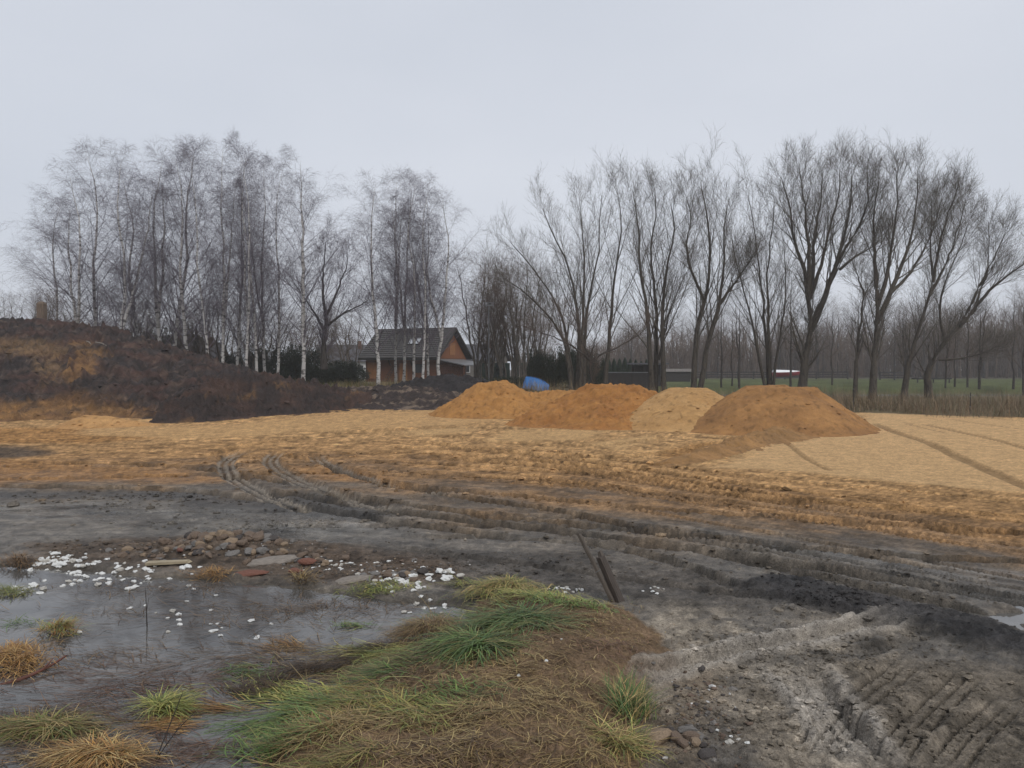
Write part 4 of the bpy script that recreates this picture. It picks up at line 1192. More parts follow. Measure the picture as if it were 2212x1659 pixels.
M_HEDGE = flat_mat('hedge_leaves', (.020, .030, .016), .75, .4, 3)
M_THUJA = flat_mat('thuja_leaves', (.018, .032, .018), .75, .4, 3)
M_SPRUCE = flat_mat('blue_spruce_needles', (.040, .060, .060), .75, .3, 3)
M_DKSPRUCE = flat_mat('dark_spruce_needles', (.012, .018, .018), .75, .3, 3)
ME_BUSH = [leaf_mesh('foliage', 81, bush_fn, 5200, .035), leaf_mesh('foliage', 82, bush_fn, 5200, .035)]
ME_COLM = leaf_mesh('foliage', 83, column_fn, 3600, .03)
ME_SPR = leaf_mesh('foliage', 84, spruce_fn, 5200, .022)
ME_STEM = MB().bar((0, 0, -.05), (0, 0, .8), .035, .012, 6).mesh('stem')
def evergreen(name, label, cat, me, mat, px, y, w_, h_, group=None, rz=None):
    p = NAT(px, 1400, y)
    t = thing(name, label, cat, (p.x, y, gz(p.x, y)), RNG.uniform(0, 6.28) if rz is None else rz, group)
    t.scale = (w_, w_, h_)
    m2 = me
    if me.materials and me.materials[0] != mat:
        m2 = me.copy(); m2.materials.clear()
    link('foliage', m2, mat, t)
    link('stem', ME_STEM, M_DARKBARK, t)
for i, px in enumerate(np.linspace(830, 1335, 14)):
    evergreen('hedge_shrub', 'dense dark green shrub in the hedge behind the birch row', 'shrub', ME_BUSH[i % 2], M_HEDGE, px + RNG.uniform(-8, 8), RNG.uniform(64, 70), RNG.uniform(1.3, 1.7), RNG.uniform(2.3, 3.6) if px < 1150 else RNG.uniform(1.7, 2.5), 'hedge shrubs behind the birches')
for i, px in enumerate(np.linspace(2005, 2235, 8)):
    evergreen('evergreen_shrub', 'dark green evergreen shrub in the thicket beside the blue boat', 'shrub', ME_BUSH[i % 2], M_HEDGE, px, RNG.uniform(60, 63), RNG.uniform(.9, 1.3), RNG.uniform(2.6, 3.4), 'evergreens by the boat')
for i, px in enumerate(np.linspace(2262, 2425, 9)):
    evergreen('thuja', 'clipped column thuja in the row beside the dark pavilion', 'shrub', ME_COLM, M_THUJA, px, 80, 1.1, RNG.uniform(2.5, 2.9), 'thuja row by the pavilion')
evergreen('blue_spruce', 'small blue-grey spruce in front of the dark green fence panels', 'spruce', ME_SPR, M_SPRUCE, 1872, 66, 2.6, 2.9)
evergreen('dark_spruce', 'pointed dark spruce beside the small white-walled house', 'spruce', ME_SPR, M_DKSPRUCE, 738, 72, 2.4, 5.6)
evergreen('garden_conifer', 'broad dark conifer rising behind the spoil mound among birches', 'conifer', ME_BUSH[0], M_DKSPRUCE, 600, 76, 2.0, 5.6)
for i, px in enumerate((1850, 1905, 1950)):
    evergreen('low_juniper', 'low spreading green juniper under the green fence panels', 'shrub', ME_BUSH[i % 2], M_HEDGE, px, 57, 1.1, .9, 'low junipers by the fence')

# ------------------------------------------------------------------ fences, boats and other things in the background
t = thing('green_fence', 'row of dark green fence panels beside the brown house', 'fence', tuple(NAT(1880, 1420, 78).xy) + (gz(NAT(1880, 1420, 78).x, 78),), R(-4))
for px in (1800, 1851, 1889, 1922, 1955):
    x0 = NAT(px, 1400, 78).x - NAT(1880, 1400, 78).x
    MB().box(x0, x0 + .62, -.02, .02, .1, 2.02).build('panel', M_GREENP, t)
    MB().box(x0 - .07, x0 - .01, -.03, .03, -.2, 2.06).build('post', M_DARKW, t)
MB().box(-2.4, 3.0, .022, .05, .5, .58).build('rail', M_DARKW, t)

p = NAT(1833, 1435, 60); zz = gz(p.x, 60)
t = thing('lamp_post', 'slim grey lamp post with flat lamp head beside the brown house', 'lamp post', (p.x, 60, zz))
ztop = NAT(1833, 1147, 60).z - zz
M_GALV = flat_mat('galvanised_steel', (.16, .165, .17), .5, .1, 3, None, 0, .5, .6)
MB().bar((0, 0, -.2), (0, 0, ztop), .06, .035).build('pole', M_GALV, t)
MB().box(-.3, .42, -.1, .1, ztop, ztop + .1).box(-.3, .42, -.09, .09, ztop + .2, ztop + .26).build('lamp_head', M_GALV, t)
MB().box(-.03, .15, -.03, .03, ztop + .1, ztop + .2).build('bracket', M_DARKW, t)

def hull_mesh(Lh, Bw, Hh, n=14, k=9, up=True, sheer=.25):
    """a small boat hull: flat transom, pointed bow"""
    V = []; Fq = []
    for i in range(n):
        u = i / (n - 1)
        bw = Bw * .5 * (1 - max(0, (u - .35) / .65) ** 2.2) * (.86 + .14 * min(1, u / .35))
        dp = Hh * (1 - .25 * u ** 3); sh = Hh * sheer * u ** 2
        for j in range(k):
            s_ = -1 + 2 * j / (k - 1)
            yy = bw * s_
            zz_ = dp * (1 - abs(s_) ** 2.6) - sh
            V.append((u * Lh, yy, zz_ if up else -zz_))
    for i in range(n - 1):
        for j in range(k - 1):
            a = i * k + j
            Fq.append((a, a + k, a + k + 1, a + 1))
    tr_ = tuple(range(k))
    me = bpy.data.meshes.new('hull'); me.from_pydata(V, [], Fq + [tr_])
    for pl in me.polygons: pl.use_smooth = len(pl.vertices) == 4
    me.update()
    return me
M_BLUE = flat_mat('blue_plastic', (.035, .16, .42), .45, .12, 2)
M_BLUED = flat_mat('blue_trim', (.025, .11, .30), .45, .12, 2)
M_RED = flat_mat('red_hull', (.22, .02, .03), .4, .12, 2)
M_TARP = flat_mat('white_cover', (.75, .75, .76), .7, .08, 3)
p = NAT(1968, 1438, 54); zz = gz(p.x, 54)
t = thing('upturned_boat', 'small blue plastic boat lying upside down by the bare willow', 'boat', (p.x, 54, zz), R(-22))
link('hull', hull_mesh(1.75, 1.25, .95), M_BLUE, t).rotation_euler = (R(-14), R(4), 0)
kb = MB()
for s_ in (-.3, 0, .3):
    for i in range(7):
        u0, u1 = .06 + i * .11, .06 + (i + 1) * .11
        def hp(u):
            bw = 1.25 * .5 * (1 - max(0, (u - .35) / .65) ** 2.2) * (.86 + .14 * min(1, u / .35))
            return Vector((u * 1.75, bw * s_, .95 * (1 - .25 * u ** 3) * (1 - abs(s_) ** 2.6) - .95 * .25 * u * u + .005))
        kb.bar(hp(u0), hp(u1), .022, None, 5)
ko = kb.build('keel_strip', M_BLUED, t); ko.rotation_euler = (R(-14), R(4), 0)
MB().box(-.03, .0, -.6, .6, -.02, .06).build('transom_lip', M_BLUED, t)

p = NAT(2900, 1415, 122); zz = gz(p.x, 122)
t = thing('covered_boat', 'red boat under a white cover behind the far rail fence', 'boat', (p.x, 122, zz), R(4))
link('hull', hull_mesh(4.4, 1.5, .75, up=False), M_RED, t).location = (0, 0, 1.15)
link('cover', hull_mesh(4.3, 1.45, .4), M_TARP, t).location = (.0, 0, 1.16)
MB().box(.6, 2.6, -.6, .6, .2, .3).build('trailer', M_DARKW, t)

def rail_fence(label, x0, x1, y, step=2.6):
    z0 = gz((x0 + x1) / 2, y)
    t = thing('rail_fence', label, 'fence', (x0, y, z0), 0, 'rail fences round the meadow')
    n = int((x1 - x0) / step)
    pm = MB().box(-.1, .1, -.08, .08, -.3, 1.3).mesh('post'); pm.materials.append(M_DARKW)
    rm = MB().box(.11, step - .11, -.04, .04, -.09, .09).mesh('rail'); rm.materials.append(M_DARKW)
    for i in range(n + 1):
        o = link('post', pm, None, t); o.location = (i * step, 0, gz(x0 + i * step, y) - z0)
        if i < n:
            for zz_ in (.35, .75, 1.15):
                o = link('rail', rm, None, t); o.location = (i * step, 0, zz_); o.rotation_euler = (0, RNG.normal(0, .01), 0)
rail_fence('long dark three-rail fence in front of the wood behind the willows', NAT(2590, 1400, 128).x, NAT(3235, 1400, 128).x, 128)
rail_fence('short dark rail fence across the meadow near the tall straight willow', NAT(3300, 1400, 118).x, NAT(3420, 1400, 118).x, 118, 2.2)

p = NAT(3425, 1432, 98); zz = gz(p.x, 98)
t = thing('plank_jetty', 'dark low plank jetty standing on the meadow behind the bent willow', 'jetty', (p.x, 98, zz))
MB().box(0, 4.6, -.5, .5, .42, .6).build('deck', M_DARKW, t)
for x_ in (.3, 2.3, 4.3):
    MB().box(x_, x_ + .12, -.4, -.28, -.3, .42).build('leg', M_DARKW, t)

p = NAT(2290, 1440, 66)
zz = gz(p.x, 66) ; zz = max(zz, .1)
t = thing('dark_wall', 'low black plank wall beside the pond behind the deep orange heap', 'wall', (p.x, 67.5, -.2))
for i in range(7):
    MB().box(-.4 + i * .62, -.4 + i * .62 + .6, 0, .06, 0, 1.75 + .02 * (i % 2)).build('plank', M_DARKW, t)
MB().box(-.42, 4.0, -.05, .11, 1.78, 1.85).build('cap', M_GALV, t)
p = NAT(2372, 1440, 76)
t = thing('pavilion', 'small black open pavilion with flat roof behind the plank wall', 'pavilion', (p.x, 76, gz(p.x, 76)))
for x_ in (.2, 1.1, 3.0):
    for y_ in (0, 2):
        MB().box(x_, x_ + .14, y_, y_ + .14, -.3, 2.15).build('post', M_DARKW, t)
MB().box(-.2, 3.5, -.3, 2.4, 2.15, 2.3).build('roof', M_GREYR, t)
MB().box(.2, 3.1, 1.85, 1.95, 0, 2.1).build('back_wall', M_DARKW, t)
MB().box(1.25, 2.95, .02, .08, 0, 1.0).build('front_panel', M_DARKW, t)
p = NAT(2500, 1410, 104)
t = thing('low_shed', 'low dark shed with pale flat roof at the end of the rail fence', 'shed', (p.x, 104, gz(p.x, 104)))
MB().box(0, 3.2, 0, 2, -.2, 1.35).build('wall', M_DARKW, t)
MB().box(-.2, 3.4, -.2, 2.2, 1.35, 1.75).build('roof', flat_mat('pale_roof', (.24, .22, .21), .8, .2), t)

M_POST = flat_mat('weathered_post', (.13, .095, .07), .9, .3, 5, (4, 4, .8), .01)
p = AT(53, 672, 41.0)
t = thing('gate_post', 'stout brown wooden post on top of the dark spoil mound', 'post', (p.x, 42.5, 4.35))
MB().box(-.19, .19, -.17, .17, -.3, 1.18).build('shaft', M_POST, t)
MB().hexa([(-.19, -.17, 1.18), (.19, -.17, 1.18), (.19, .17, 1.18), (-.19, .17, 1.18)], [(-.08, -.07, 1.3), (.08, -.07, 1.3), (.08, .07, 1.3), (-.08, .07, 1.3)]).build('cap', M_POST, t)
for nme, lab, px, py0, py1, y in (('fence_stake', 'thin dark fence stake in the dry reeds beside the tan heap', 3200, 1548, 1440, 35.5),
                                  ('fence_stake', 'thin dark fence stake in the dry reeds past the bent willow', 3637, 1545, 1472, 33.0)):
    a = NAT(px, py0, y); top = NAT(px, py1, y)
    t = thing(nme, lab, 'stake', (a.x, y, gz(a.x, y)), 0, 'stakes in the reeds')
    hh = top.z - gz(a.x, y)
    MB().bar((0, 0, -.2), (.02, 0, hh), .022, .018).build('shaft', M_DARKW, t)
    for f_ in (.35, .8):
        MB().box(-.03, .03, -.035, .035, hh * f_, hh * f_ + .025).build('wire_clip', M_GALV, t)

# young trees along the far bank of the pond
for i, (px, y, s) in enumerate([(2705, 74, .62), (2772, 72, .66), (2745, 80, .6), (2965, 74, .8), (3545, 72, .55), (3580, 76, .6), (3628, 74, .62), (3672, 70, .66), (3800, 70, .7), (3838, 66, .72), (3395, 74, .6), (3120, 84, .7)]):
    x = NAT(px, 1440, y).x
    place_tree('bank_tree', 'slender bare tree standing on the far bank of the pond', 'tree', WM[i % 3], (M_DARKBARK, M_BROWNTWIG), (x, y, gz(x, y)), RNG.uniform(0, 6.28), (s, s, s * .95), 'slender trees on the pond bank')
# undergrowth behind the birches
for i in range(34):
    px = 120 + i * 19.5 + RNG.uniform(-9, 9); y = RNG.uniform(63, 80)
    if 735 < px < 1000 and y < 78: y = RNG.uniform(90, 100)
    x = X_(px, y); s = RNG.uniform(.5, .85) * y / 68
    place_tree('bare_bush', 'leafless %s bush in the undergrowth behind the birches' % ('three-stemmed', 'two-stemmed', 'four-stemmed')[i % 3], 'shrub', SM[i % 3], (M_DARKBARK, M_BROWNTWIG), (x, y, gz(x, y)), RNG.uniform(0, 6.28), (s * 1.5, s * 1.5, s), 'undergrowth behind the birches')
# scrub along the crest of the mound
for i, (px, y, s) in enumerate([(12, 44, .28), (35, 45, .3), (75, 45, .3), (98, 46, .42), (120, 47, .4), (150, 47, .38)]):
    x = X_(px, y)
    place_tree('bare_scrub', 'leafless scrub bush behind the crest of the dark spoil mound', 'shrub', SM[i % 3], (M_DARKBARK, M_BROWNTWIG), (x, y, 3.6 if px < 90 else 2.8), RNG.uniform(0, 6.28), s, 'scrub on the mound')

# the wood that closes the view
def thicket():
    rng = np.random.default_rng(91)
    tm = TreeMesh()
    n = 1500
    px = rng.uniform(1240, 2900, n); y = rng.uniform(150, 215, n)
    x = (px - CX) / F * y
    H = np.interp(px, [1240, 1500, 1900, 2050, 2300, 2900], [8, 11, 12.5, 14.5, 15.5, 15.5]) * rng.uniform(.45, 1.05, n)
    P0 = np.stack([x, y, np.zeros(n)], 1)
    P = np.stack([P0, P0 + np.stack([rng.normal(0, .3, n), rng.normal(0, .3, n), H * .5], 1), P0 + np.stack([rng.normal(0, .8, n), rng.normal(0, .8, n), H], 1)], 1)
    Rr = np.stack([H * .008, H * .006, H * .002], 1)
    tm.tubes(P, Rr, 3)
    B1, R1 = spread(P, Rr, 8, .12, 1., (.4, .9), lambda t, p: .5 + p * .2, 3, .1, .1, rng, .5, .4, rmin=.02)
    tm.tubes(B1, R1, 3)
    B2, R2 = spread(B1[::1], R1[::1], 2, .3, 1., (.3, .9), lambda t, p: .4 + p * .3, 2, .1, .1, rng, .6, .5, rmin=.012)
    tm.tubes(B2, R2, 3)
    n = 4200
    px = rng.uniform(1120, 2900, n); y = rng.uniform(140, 215, n)
    x = (px - CX) / F * y
    H = np.interp(px, [1120, 1300, 1500, 1900, 2050, 2300, 2900], [6, 9, 11, 12, 14, 16, 16]) * rng.uniform(.35, 1.0, n)
    P0 = np.stack([x, y, np.zeros(n)], 1)
    P = np.stack([P0, P0 + np.stack([rng.normal(0, .5, n), rng.normal(0, .5, n), H * .55], 1), P0 + np.stack([rng.normal(0, 1.2, n), rng.normal(0, 1.2, n), H], 1)], 1)
    tm.tubes(P, np.stack([H * .004 + .07, H * .004 + .07, H * .001 + .025], 1), 3)
    B1, R1 = spread(P, np.full((n, 3), .07), 4, .1, .95, (.4, .9), lambda t, p: .7 + p * .3, 2, .1, .1, rng, .8, .4, rmin=.03)
    tm.tubes(B1, R1, 3)
    o = link('far_wood', tm.mesh('far_wood'), M_BROWNTWIG)
    tag(o, 'grey-brown bare wood closing the view behind the meadow', 'wood', None, 'stuff')
thicket()
#print('TRIS', sum(sum(len(p.vertices) - 2 for p in m.polygons) if len(m.polygons) < 5000 else len(m.loops) - 2 * len(m.polygons) for m in bpy.data.meshes if m.users))

# ------------------------------------------------------------------ grass, reeds and litter
def blade_arrays(root, az, elev, length, width, droop, col, curl=0.0, rng=RNG, flat=False):
    n = len(root)
    p = root.copy(); e = elev.copy(); a = az.copy()
    st = length / 3
    L_ = []; Rr = []
    for j in range(4):
        wv = width * (1.0, .9, .6, 0)[j]
        side = np.stack([-np.sin(az + (0 if flat else 1) * rng.normal(0, .0, n)), np.cos(az), np.zeros(n)], 1)
        L_.append(p - side * wv[:, None] * .5); Rr.append(p + side * wv[:, None] * .5)
        if j < 3:
            d = np.stack([np.cos(a) * np.cos(e), np.sin(a) * np.cos(e), np.sin(e)], 1)
            p = p + d * st[:, None]
            e = e - droop; a = a + curl
    V = np.stack([L_[0], Rr[0], L_[1], Rr[1], L_[2], Rr[2], L_[3]], 1).reshape(-1, 3)
    b = (np.arange(n) * 7)[:, None]
    T = np.concatenate([b + np.array([[0, 1, 3]]), b + np.array([[0, 3, 2]]), b + np.array([[2, 3, 5]]), b + np.array([[2, 5, 4]]), b + np.array([[4, 5, 6]])])
    C = np.repeat(col, 7, 0)
    return V, T, C

class Grass:
    def __init__(self): self.V = []; self.T = []; self.C = []; self.n = 0
    def add(self, V, T, C):
        self.V.append(V); self.T.append(T + self.n); self.C.append(C); self.n += len(V)
    def mesh(self, name, origin=None):
        V = np.concatenate(self.V)
        if origin is not None: V = V - np.array(origin)
        return raw_mesh(name, V, tris=np.concatenate(self.T), col=np.concatenate(self.C), smooth=False)

STRAW = np.array([(.33, .235, .095), (.26, .175, .07), (.20, .125, .055), (.38, .29, .13)])
ORSTRAW = np.array([(.30, .165, .05), (.24, .125, .04), (.33, .21, .08), (.19, .095, .035)])
GREEN = np.array([(.085, .140, .032), (.065, .105, .03), (.115, .16, .042), (.05, .085, .028), (.15, .14, .05)])
BLUEGREEN = np.array([(.060, .105, .032), (.080, .125, .042), (.042, .075, .026), (.11, .14, .05), (.15, .135, .05)])
YELGREEN = np.array([(.20, .20, .05), (.16, .175, .045), (.26, .22, .07), (.11, .14, .04)])
BROWN = np.array([(.12, .075, .04), (.09, .055, .032), (.155, .10, .05), (.075, .05, .03)])
REDBR = np.array([(.105, .055, .035), (.08, .045, .03), (.14, .08, .045)])
def pick(pal, n, rng): return pal[rng.integers(0, len(pal), n)] * rng.uniform(.5, 1.4, (n, 1))

def ell(px, py, rx, ry, n, rng, gauss=False):
    if gauss:
        u = rng.normal(0, .5, (n, 2))
    else:
        a = rng.uniform(0, 6.283, n); r_ = np.sqrt(rng.uniform(0, 1, n)); u = np.stack([np.cos(a) * r_, np.sin(a) * r_], 1)
    P = np.array([G(px + rx * q[0], py + ry * q[1]) for q in u])
    return P

def lay(g, px, py, rx, ry, n, pal, az, azs, ln, wd, el=(0, .25), dr=(0, .15), curl=.12, lift=.01, rng=RNG, gauss=True, onwater=False):
    P = ell(px, py, rx, ry, n, rng, gauss)
    z = ground_z(P[:, 0], P[:, 1])
    if onwater: z = np.maximum(z, WATER_Z)
    z = z + rng.uniform(.002, lift, n)
    cl = pn(P[:, 0] * 2.3, P[:, 1] * 2.3, 7)
    g.add(*blade_arrays(np.stack([P[:, 0], P[:, 1], z], 1), R(az) + cl * 1.6 + rng.normal(0, R(azs), n), rng.uniform(el[0], el[1], n), rng.uniform(ln[0], ln[1], n), rng.uniform(wd[0], wd[1], n),
                        rng.uniform(dr[0], dr[1], n), pick(pal, n, rng), rng.normal(0, curl, n), rng))

rg = np.random.default_rng(401)
# azimuths: 0 = to the right, 90 = away from the camera, 180 = to the left, 270 = toward the camera
g = Grass()      # dead matted grass on and under the water
for a in [(330, 1480, 330, 60, 1500, REDBR, 185, 25), (620, 1420, 230, 45, 1100, BROWN, 190, 30), (520, 1330, 420, 40, 900, BROWN, 180, 40), (780, 1440, 160, 60, 1000, STRAW * .7, 195, 30),
          (150, 1560, 200, 40, 900, BROWN, 180, 25), (420, 1620, 200, 40, 500, REDBR, 185, 35), (250, 1420, 200, 40, 450, BROWN, 175, 35), (700, 1310, 230, 22, 600, BROWN, 180, 50),
          (330, 1270, 300, 18, 500, BROWN, 180, 60), (120, 1620, 150, 50, 500, BROWN, 190, 40), (400, 1560, 60, 20, 220, ORSTRAW, 185, 15), (640, 1395, 50, 14, 180, ORSTRAW, 180, 30), (480, 1530, 90, 12, 260, ORSTRAW * .8, 182, 10)]:
    px, py, rx, ry, n, pal, az, azs = a
    n = int(n * .5)
    lay(g, px, py, rx, ry, n, pal, az, azs, (.10, .32), (.003, .006), (-.02, .12), (0, .06), .15, .012, rg, True, True)
# dark litter line
for i in range(16):
    f_ = i / 15
    lay(g, 535 + 390 * f_, 1497 - 118 * f_ ** .8 + 10 * math.sin(i), 28, 8, 70, BROWN * .5, 205, 25, (.06, .2), (.003, .006), (0, .25), (0, .1), .2, .03, rg, True, True)
o = link('drowned_grass', g.mesh('drowned_grass'), M_BLADE)
tag(o, 'matted dead brown grass floating on the flood water', 'grass', None, 'stuff')

g = Grass()      # green grass trailing on the water and on the bank
for a in [(690, 1560, 170, 24, 560, GREEN, 178, 12, (.2, .5), (0, .1)), (840, 1470, 90, 40, 520, GREEN, 190, 30, (.12, .3), (.0, .45)), (640, 1500, 110, 25, 420, YELGREEN, 185, 20, (.2, .45), (0, .2)),
          (830, 1410, 80, 18, 420, YELGREEN, 190, 30, (.15, .4), (.0, .4)), (1240, 1362, 110, 13, 520, GREEN * 1.25, 200, 70, (.05, .14), (.3, 1.2)), (1160, 1335, 120, 16, 600, YELGREEN, 200, 45, (.12, .3), (.2, .8)),
          (820, 1280, 80, 10, 420, YELGREEN * .9, 185, 50, (.08, .2), (.1, .8)), (980, 1345, 60, 14, 380, BLUEGREEN, 195, 30, (.15, .4), (.1, .6)), (620, 1635, 90, 26, 420, GREEN * 1.1, 190, 50, (.12, .3), (.3, 1.0)),
          (770, 1350, 50, 6, 90, GREEN, 180, 30, (.1, .25), (0, .3)), (1010, 1270, 40, 8, 120, YELGREEN, 190, 50, (.08, .2), (.2, .9)), (1200, 1310, 110, 10, 420, YELGREEN, 190, 50, (.1, .25), (.2, .8)),
          (60, 1345, 60, 8, 90, GREEN * .8, 180, 60, (.08, .2), (0, .5)), (560, 1450, 60, 20, 120, GREEN * .8, 185, 30, (.15, .35), (0, .2)), (1000, 1560, 110, 30, 260, GREEN * .9, 200, 60, (.06, .16), (.2, .9)),
          (900, 1600, 120, 40, 420, YELGREEN * .8, 195, 50, (.1, .28), (.1, .7))]:
    px, py, rx, ry, n, pal, az, azs, ln, el = a
    lay(g, px, py, rx, ry, int(n * .8), pal * 1.25, az, azs + 8, (ln[0] * .8, ln[1] * .8), (.004, .008), (el[0] * .6, el[1] * .6), (.05, .3), .2, .02, rg, True, True)
o = link('green_grass', g.mesh('green_grass'), M_BLADE)
tag(o, 'wet green grass trailing off the turf bank into the water', 'grass', None, 'stuff')

g = Grass()      # hay and straw lying on the bank
for a in [(760, 1560, 130, 55, 1900, np.concatenate([YELGREEN * np.array([1.0, .85, .7]), STRAW * .6]), 195, 45, (.1, .28), (.0, .35)), (700, 1640, 130, 30, 1000, STRAW * .8, 195, 50, (.12, .3), (.05, .5)), (1080, 1500, 180, 70, 1600, STRAW * .75, 200, 60, (.08, .22), (0, .25)),
          (1000, 1620, 240, 45, 1900, STRAW * .7, 190, 60, (.08, .24), (0, .3)), (1230, 1580, 130, 80, 1100, STRAW * .7, 200, 70, (.08, .2), (0, .2)), (1200, 1420, 150, 40, 800, BROWN * 1.2, 195, 60, (.08, .2), (0, .25)),
          (1000, 1715, 330, 40, 2600, np.concatenate([STRAW * .7, BROWN * 1.2]), 190, 60, (.06, .2), (0, .25)), (1280, 1690, 110, 60, 700, STRAW * .75, 200, 70, (.06, .18), (0, .2)), (720, 1720, 120, 40, 900, np.concatenate([YELGREEN * .8, STRAW * .7]), 195, 50, (.08, .24), (.0, .4)), (900, 1470, 130, 50, 900, BROWN, 195, 45, (.12, .3), (0, .35)), (1290, 1400, 110, 45, 900, STRAW * .75, 200, 80, (.05, .16), (0, .25)), (1330, 1450, 80, 40, 420, REDBR * 1.3, 220, 60, (.06, .16), (0, .5)), (1280, 1330, 100, 14, 380, STRAW * .8, 195, 60, (.08, .2), (0, .3)), (800, 1430, 130, 22, 700, STRAW * .6, 190, 40, (.12, .3), (0, .3))]:
    px, py, rx, ry, n, pal, az, azs, ln, el = a
    lay(g, px, py, rx, ry, int(n * .55), pal * 1.15, az, azs + 15, (ln[0] * .8, ln[1] * .8), (.0028, .0055), (0, el[1] * .6), (.0, .2), .25, .02, rg, True)
o = link('straw_litter', g.mesh('straw_litter'), M_BLADE)
tag(o, 'dead straw and hay lying over the brown turf bank', 'straw', None, 'stuff')

def tussock(label, px, py, rx, ry, hump, n, pal, az, azs, ln, wd, el, dr, nm='grass_tussock'):
    c = G(px, py)
    P = ell(px, py, rx, ry, n, rg, True)
    z = np.maximum(ground_z(P[:, 0], P[:, 1]), WATER_Z - .01)
    cx_, cy_ = c
    rxm = rx / F * cy_; rym = max(abs(G(px, py - ry)[1] - cy_), .05)
    d2 = ((P[:, 0] - cx_) / rxm) ** 2 + ((P[:, 1] - cy_) / rym) ** 2
    z = z + hump * np.exp(-d2 * 1.1) * rg.uniform(.4, 1.0, n)
    out = np.arctan2(P[:, 1] - cy_, P[:, 0] - cx_)
    az_ = np.where(rg.uniform(0, 1, n) < .45, out, R(az)) + rg.normal(0, R(azs), n)
    g = Grass()
    g.add(*blade_arrays(np.stack([P[:, 0], P[:, 1], z], 1), az_, rg.uniform(el[0], el[1] * .75, n), rg.uniform(ln[0], ln[1], n) * .8, rg.uniform(wd[0], wd[1], n), rg.uniform(dr[0], dr[1], n), pick(pal, n, rg) * 1.2, rg.normal(0, .15, n), rg))
    zc = float(max(ground_z(cx_, cy_)[0], WATER_Z))
    o = link(nm, g.mesh(nm, (cx_, cy_, zc)), M_BLADE)
    o.location = (cx_, cy_, zc)
    tag(o, label, 'grass tussock', 'grass tussocks at the flood edge')
W5 = (.003, .0065)
tussock('humped straw-green grass tussock on the bank crest beside the wooden stakes', 1095, 1296, 80, 14, .16, 1200, np.concatenate([YELGREEN, STRAW]), 200, 40, (.14, .3), W5, (.0, .7), (.3, .6))
tussock('brown hay tussock flopped over at the water edge of the bank', 925, 1385, 75, 22, .17, 1500, np.concatenate([BROWN * 1.2, STRAW * .6]), 200, 40, (.14, .32), (.0025, .005), (.0, .8), (.25, .6))
tussock('long blue-green grass sweeping down from the bank crest', 1125, 1400, 80, 20, .05, 650, BLUEGREEN, 208, 22, (.22, .48), (.005, .008), (.0, .45), (.15, .4))
tussock('second long green grass sweep below the brown hay tussock', 1030, 1455, 75, 24, .04, 600, np.concatenate([BLUEGREEN, GREEN]), 212, 22, (.22, .48), (.005, .008), (.0, .45), (.15, .4))
tussock('green tuft standing at the bank edge beside the grey clay track', 1362, 1560, 42, 30, .05, 420, np.concatenate([BLUEGREEN, GREEN, STRAW]), 60, 60, (.14, .32), W5, (.7, 1.4), (.15, .4))
tussock('straw tuft spilling onto the clay track below the green tuft', 1340, 1640, 50, 22, .03, 320, np.concatenate([STRAW, YELGREEN]), 330, 50, (.14, .3), W5, (.2, .9), (.15, .4))
tussock('large orange straw clump rising out of the flood water by the red branch', 30, 1425, 75, 30, .08, 900, ORSTRAW, 190, 60, (.12, .3), W5, (.0, .8), (.2, .5))
tussock('small straw-green tuft at the tip of the large orange clump', 125, 1362, 34, 10, .08, 420, np.concatenate([ORSTRAW, YELGREEN]), 10, 60, (.1, .24), W5, (.1, 1.0), (.2, .5))
tussock('round brown grass tussock by the white foam pieces', 42, 1222, 34, 6, .09, 380, BROWN * 1.3, 180, 80, (.12, .26), W5, (.2, 1.1), (.2, .5))
tussock('bright orange hay clump in the flood with dark stems beside it', 215, 1632, 105, 24, .07, 1000, np.concatenate([ORSTRAW, STRAW]), 185, 45, (.14, .32), W5, (.0, .5), (.15, .45))
tussock('yellow-green tuft lying alone on the open flood water', 352, 1528, 40, 13, .05, 380, YELGREEN * 1.1, 20, 45, (.15, .32), (.004, .007), (.1, .8), (.2, .45))
tussock('sodden olive grass mat at the flooded meadow edge', 95, 1572, 120, 20, .06, 900, np.concatenate([STRAW * .7, YELGREEN * .7]), 185, 35, (.14, .32), W5, (.0, .5), (.15, .4))
tussock('dark green grass patch half drowned beside the foam pieces', 25, 1278, 45, 12, .04, 320, YELGREEN * .7, 180, 60, (.1, .24), W5, (0, .7), (.15, .4))
tussock('thin dry tuft standing beside the rubble pile at the water', 655, 1262, 22, 9, .03, 160, STRAW * .7, 300, 50, (.12, .26), W5, (.4, 1.2), (.15, .4))
tussock('orange straw tuft in shallow water below the rubble pile', 460, 1248, 45, 6, .05, 260, ORSTRAW * .9, 180, 60, (.1, .22), W5, (.0, .7), (.15, .4))

def stalks(name, label, spots, n, pal, ln, wd, el, rng, dr=(.02, .12)):
    """dry reeds: spots = (x0, x1, y0, y1)"""
    g = Grass()
    for (x0, x1, y0, y1, fr) in spots:
        m = int(n * fr)
        x = rng.uniform(x0, x1, m); y = rng.uniform(y0, y1, m)
        k_ = pn(x * .5, y * .5, 5)
        z = base_height(x, y) - .02
        l_ = rng.uniform(ln[0], ln[1], m) * (1 + .6 * k_)
        g.add(*blade_arrays(np.stack([x, y, z], 1), rng.uniform(0, 6.28, m), rng.uniform(el[0], el[1], m), l_, rng.uniform(wd[0], wd[1], m), rng.uniform(dr[0], dr[1], m), pick(pal, m, rng) , rng.normal(0, .1, m), rng))
    o = link(name, g.mesh(name), M_BLADE)
    return tag(o, label, 'reeds', None, 'stuff')
REED = np.array([(.20, .135, .075), (.15, .10, .058), (.25, .18, .11), (.11, .078, .05), (.10, .10, .05)])
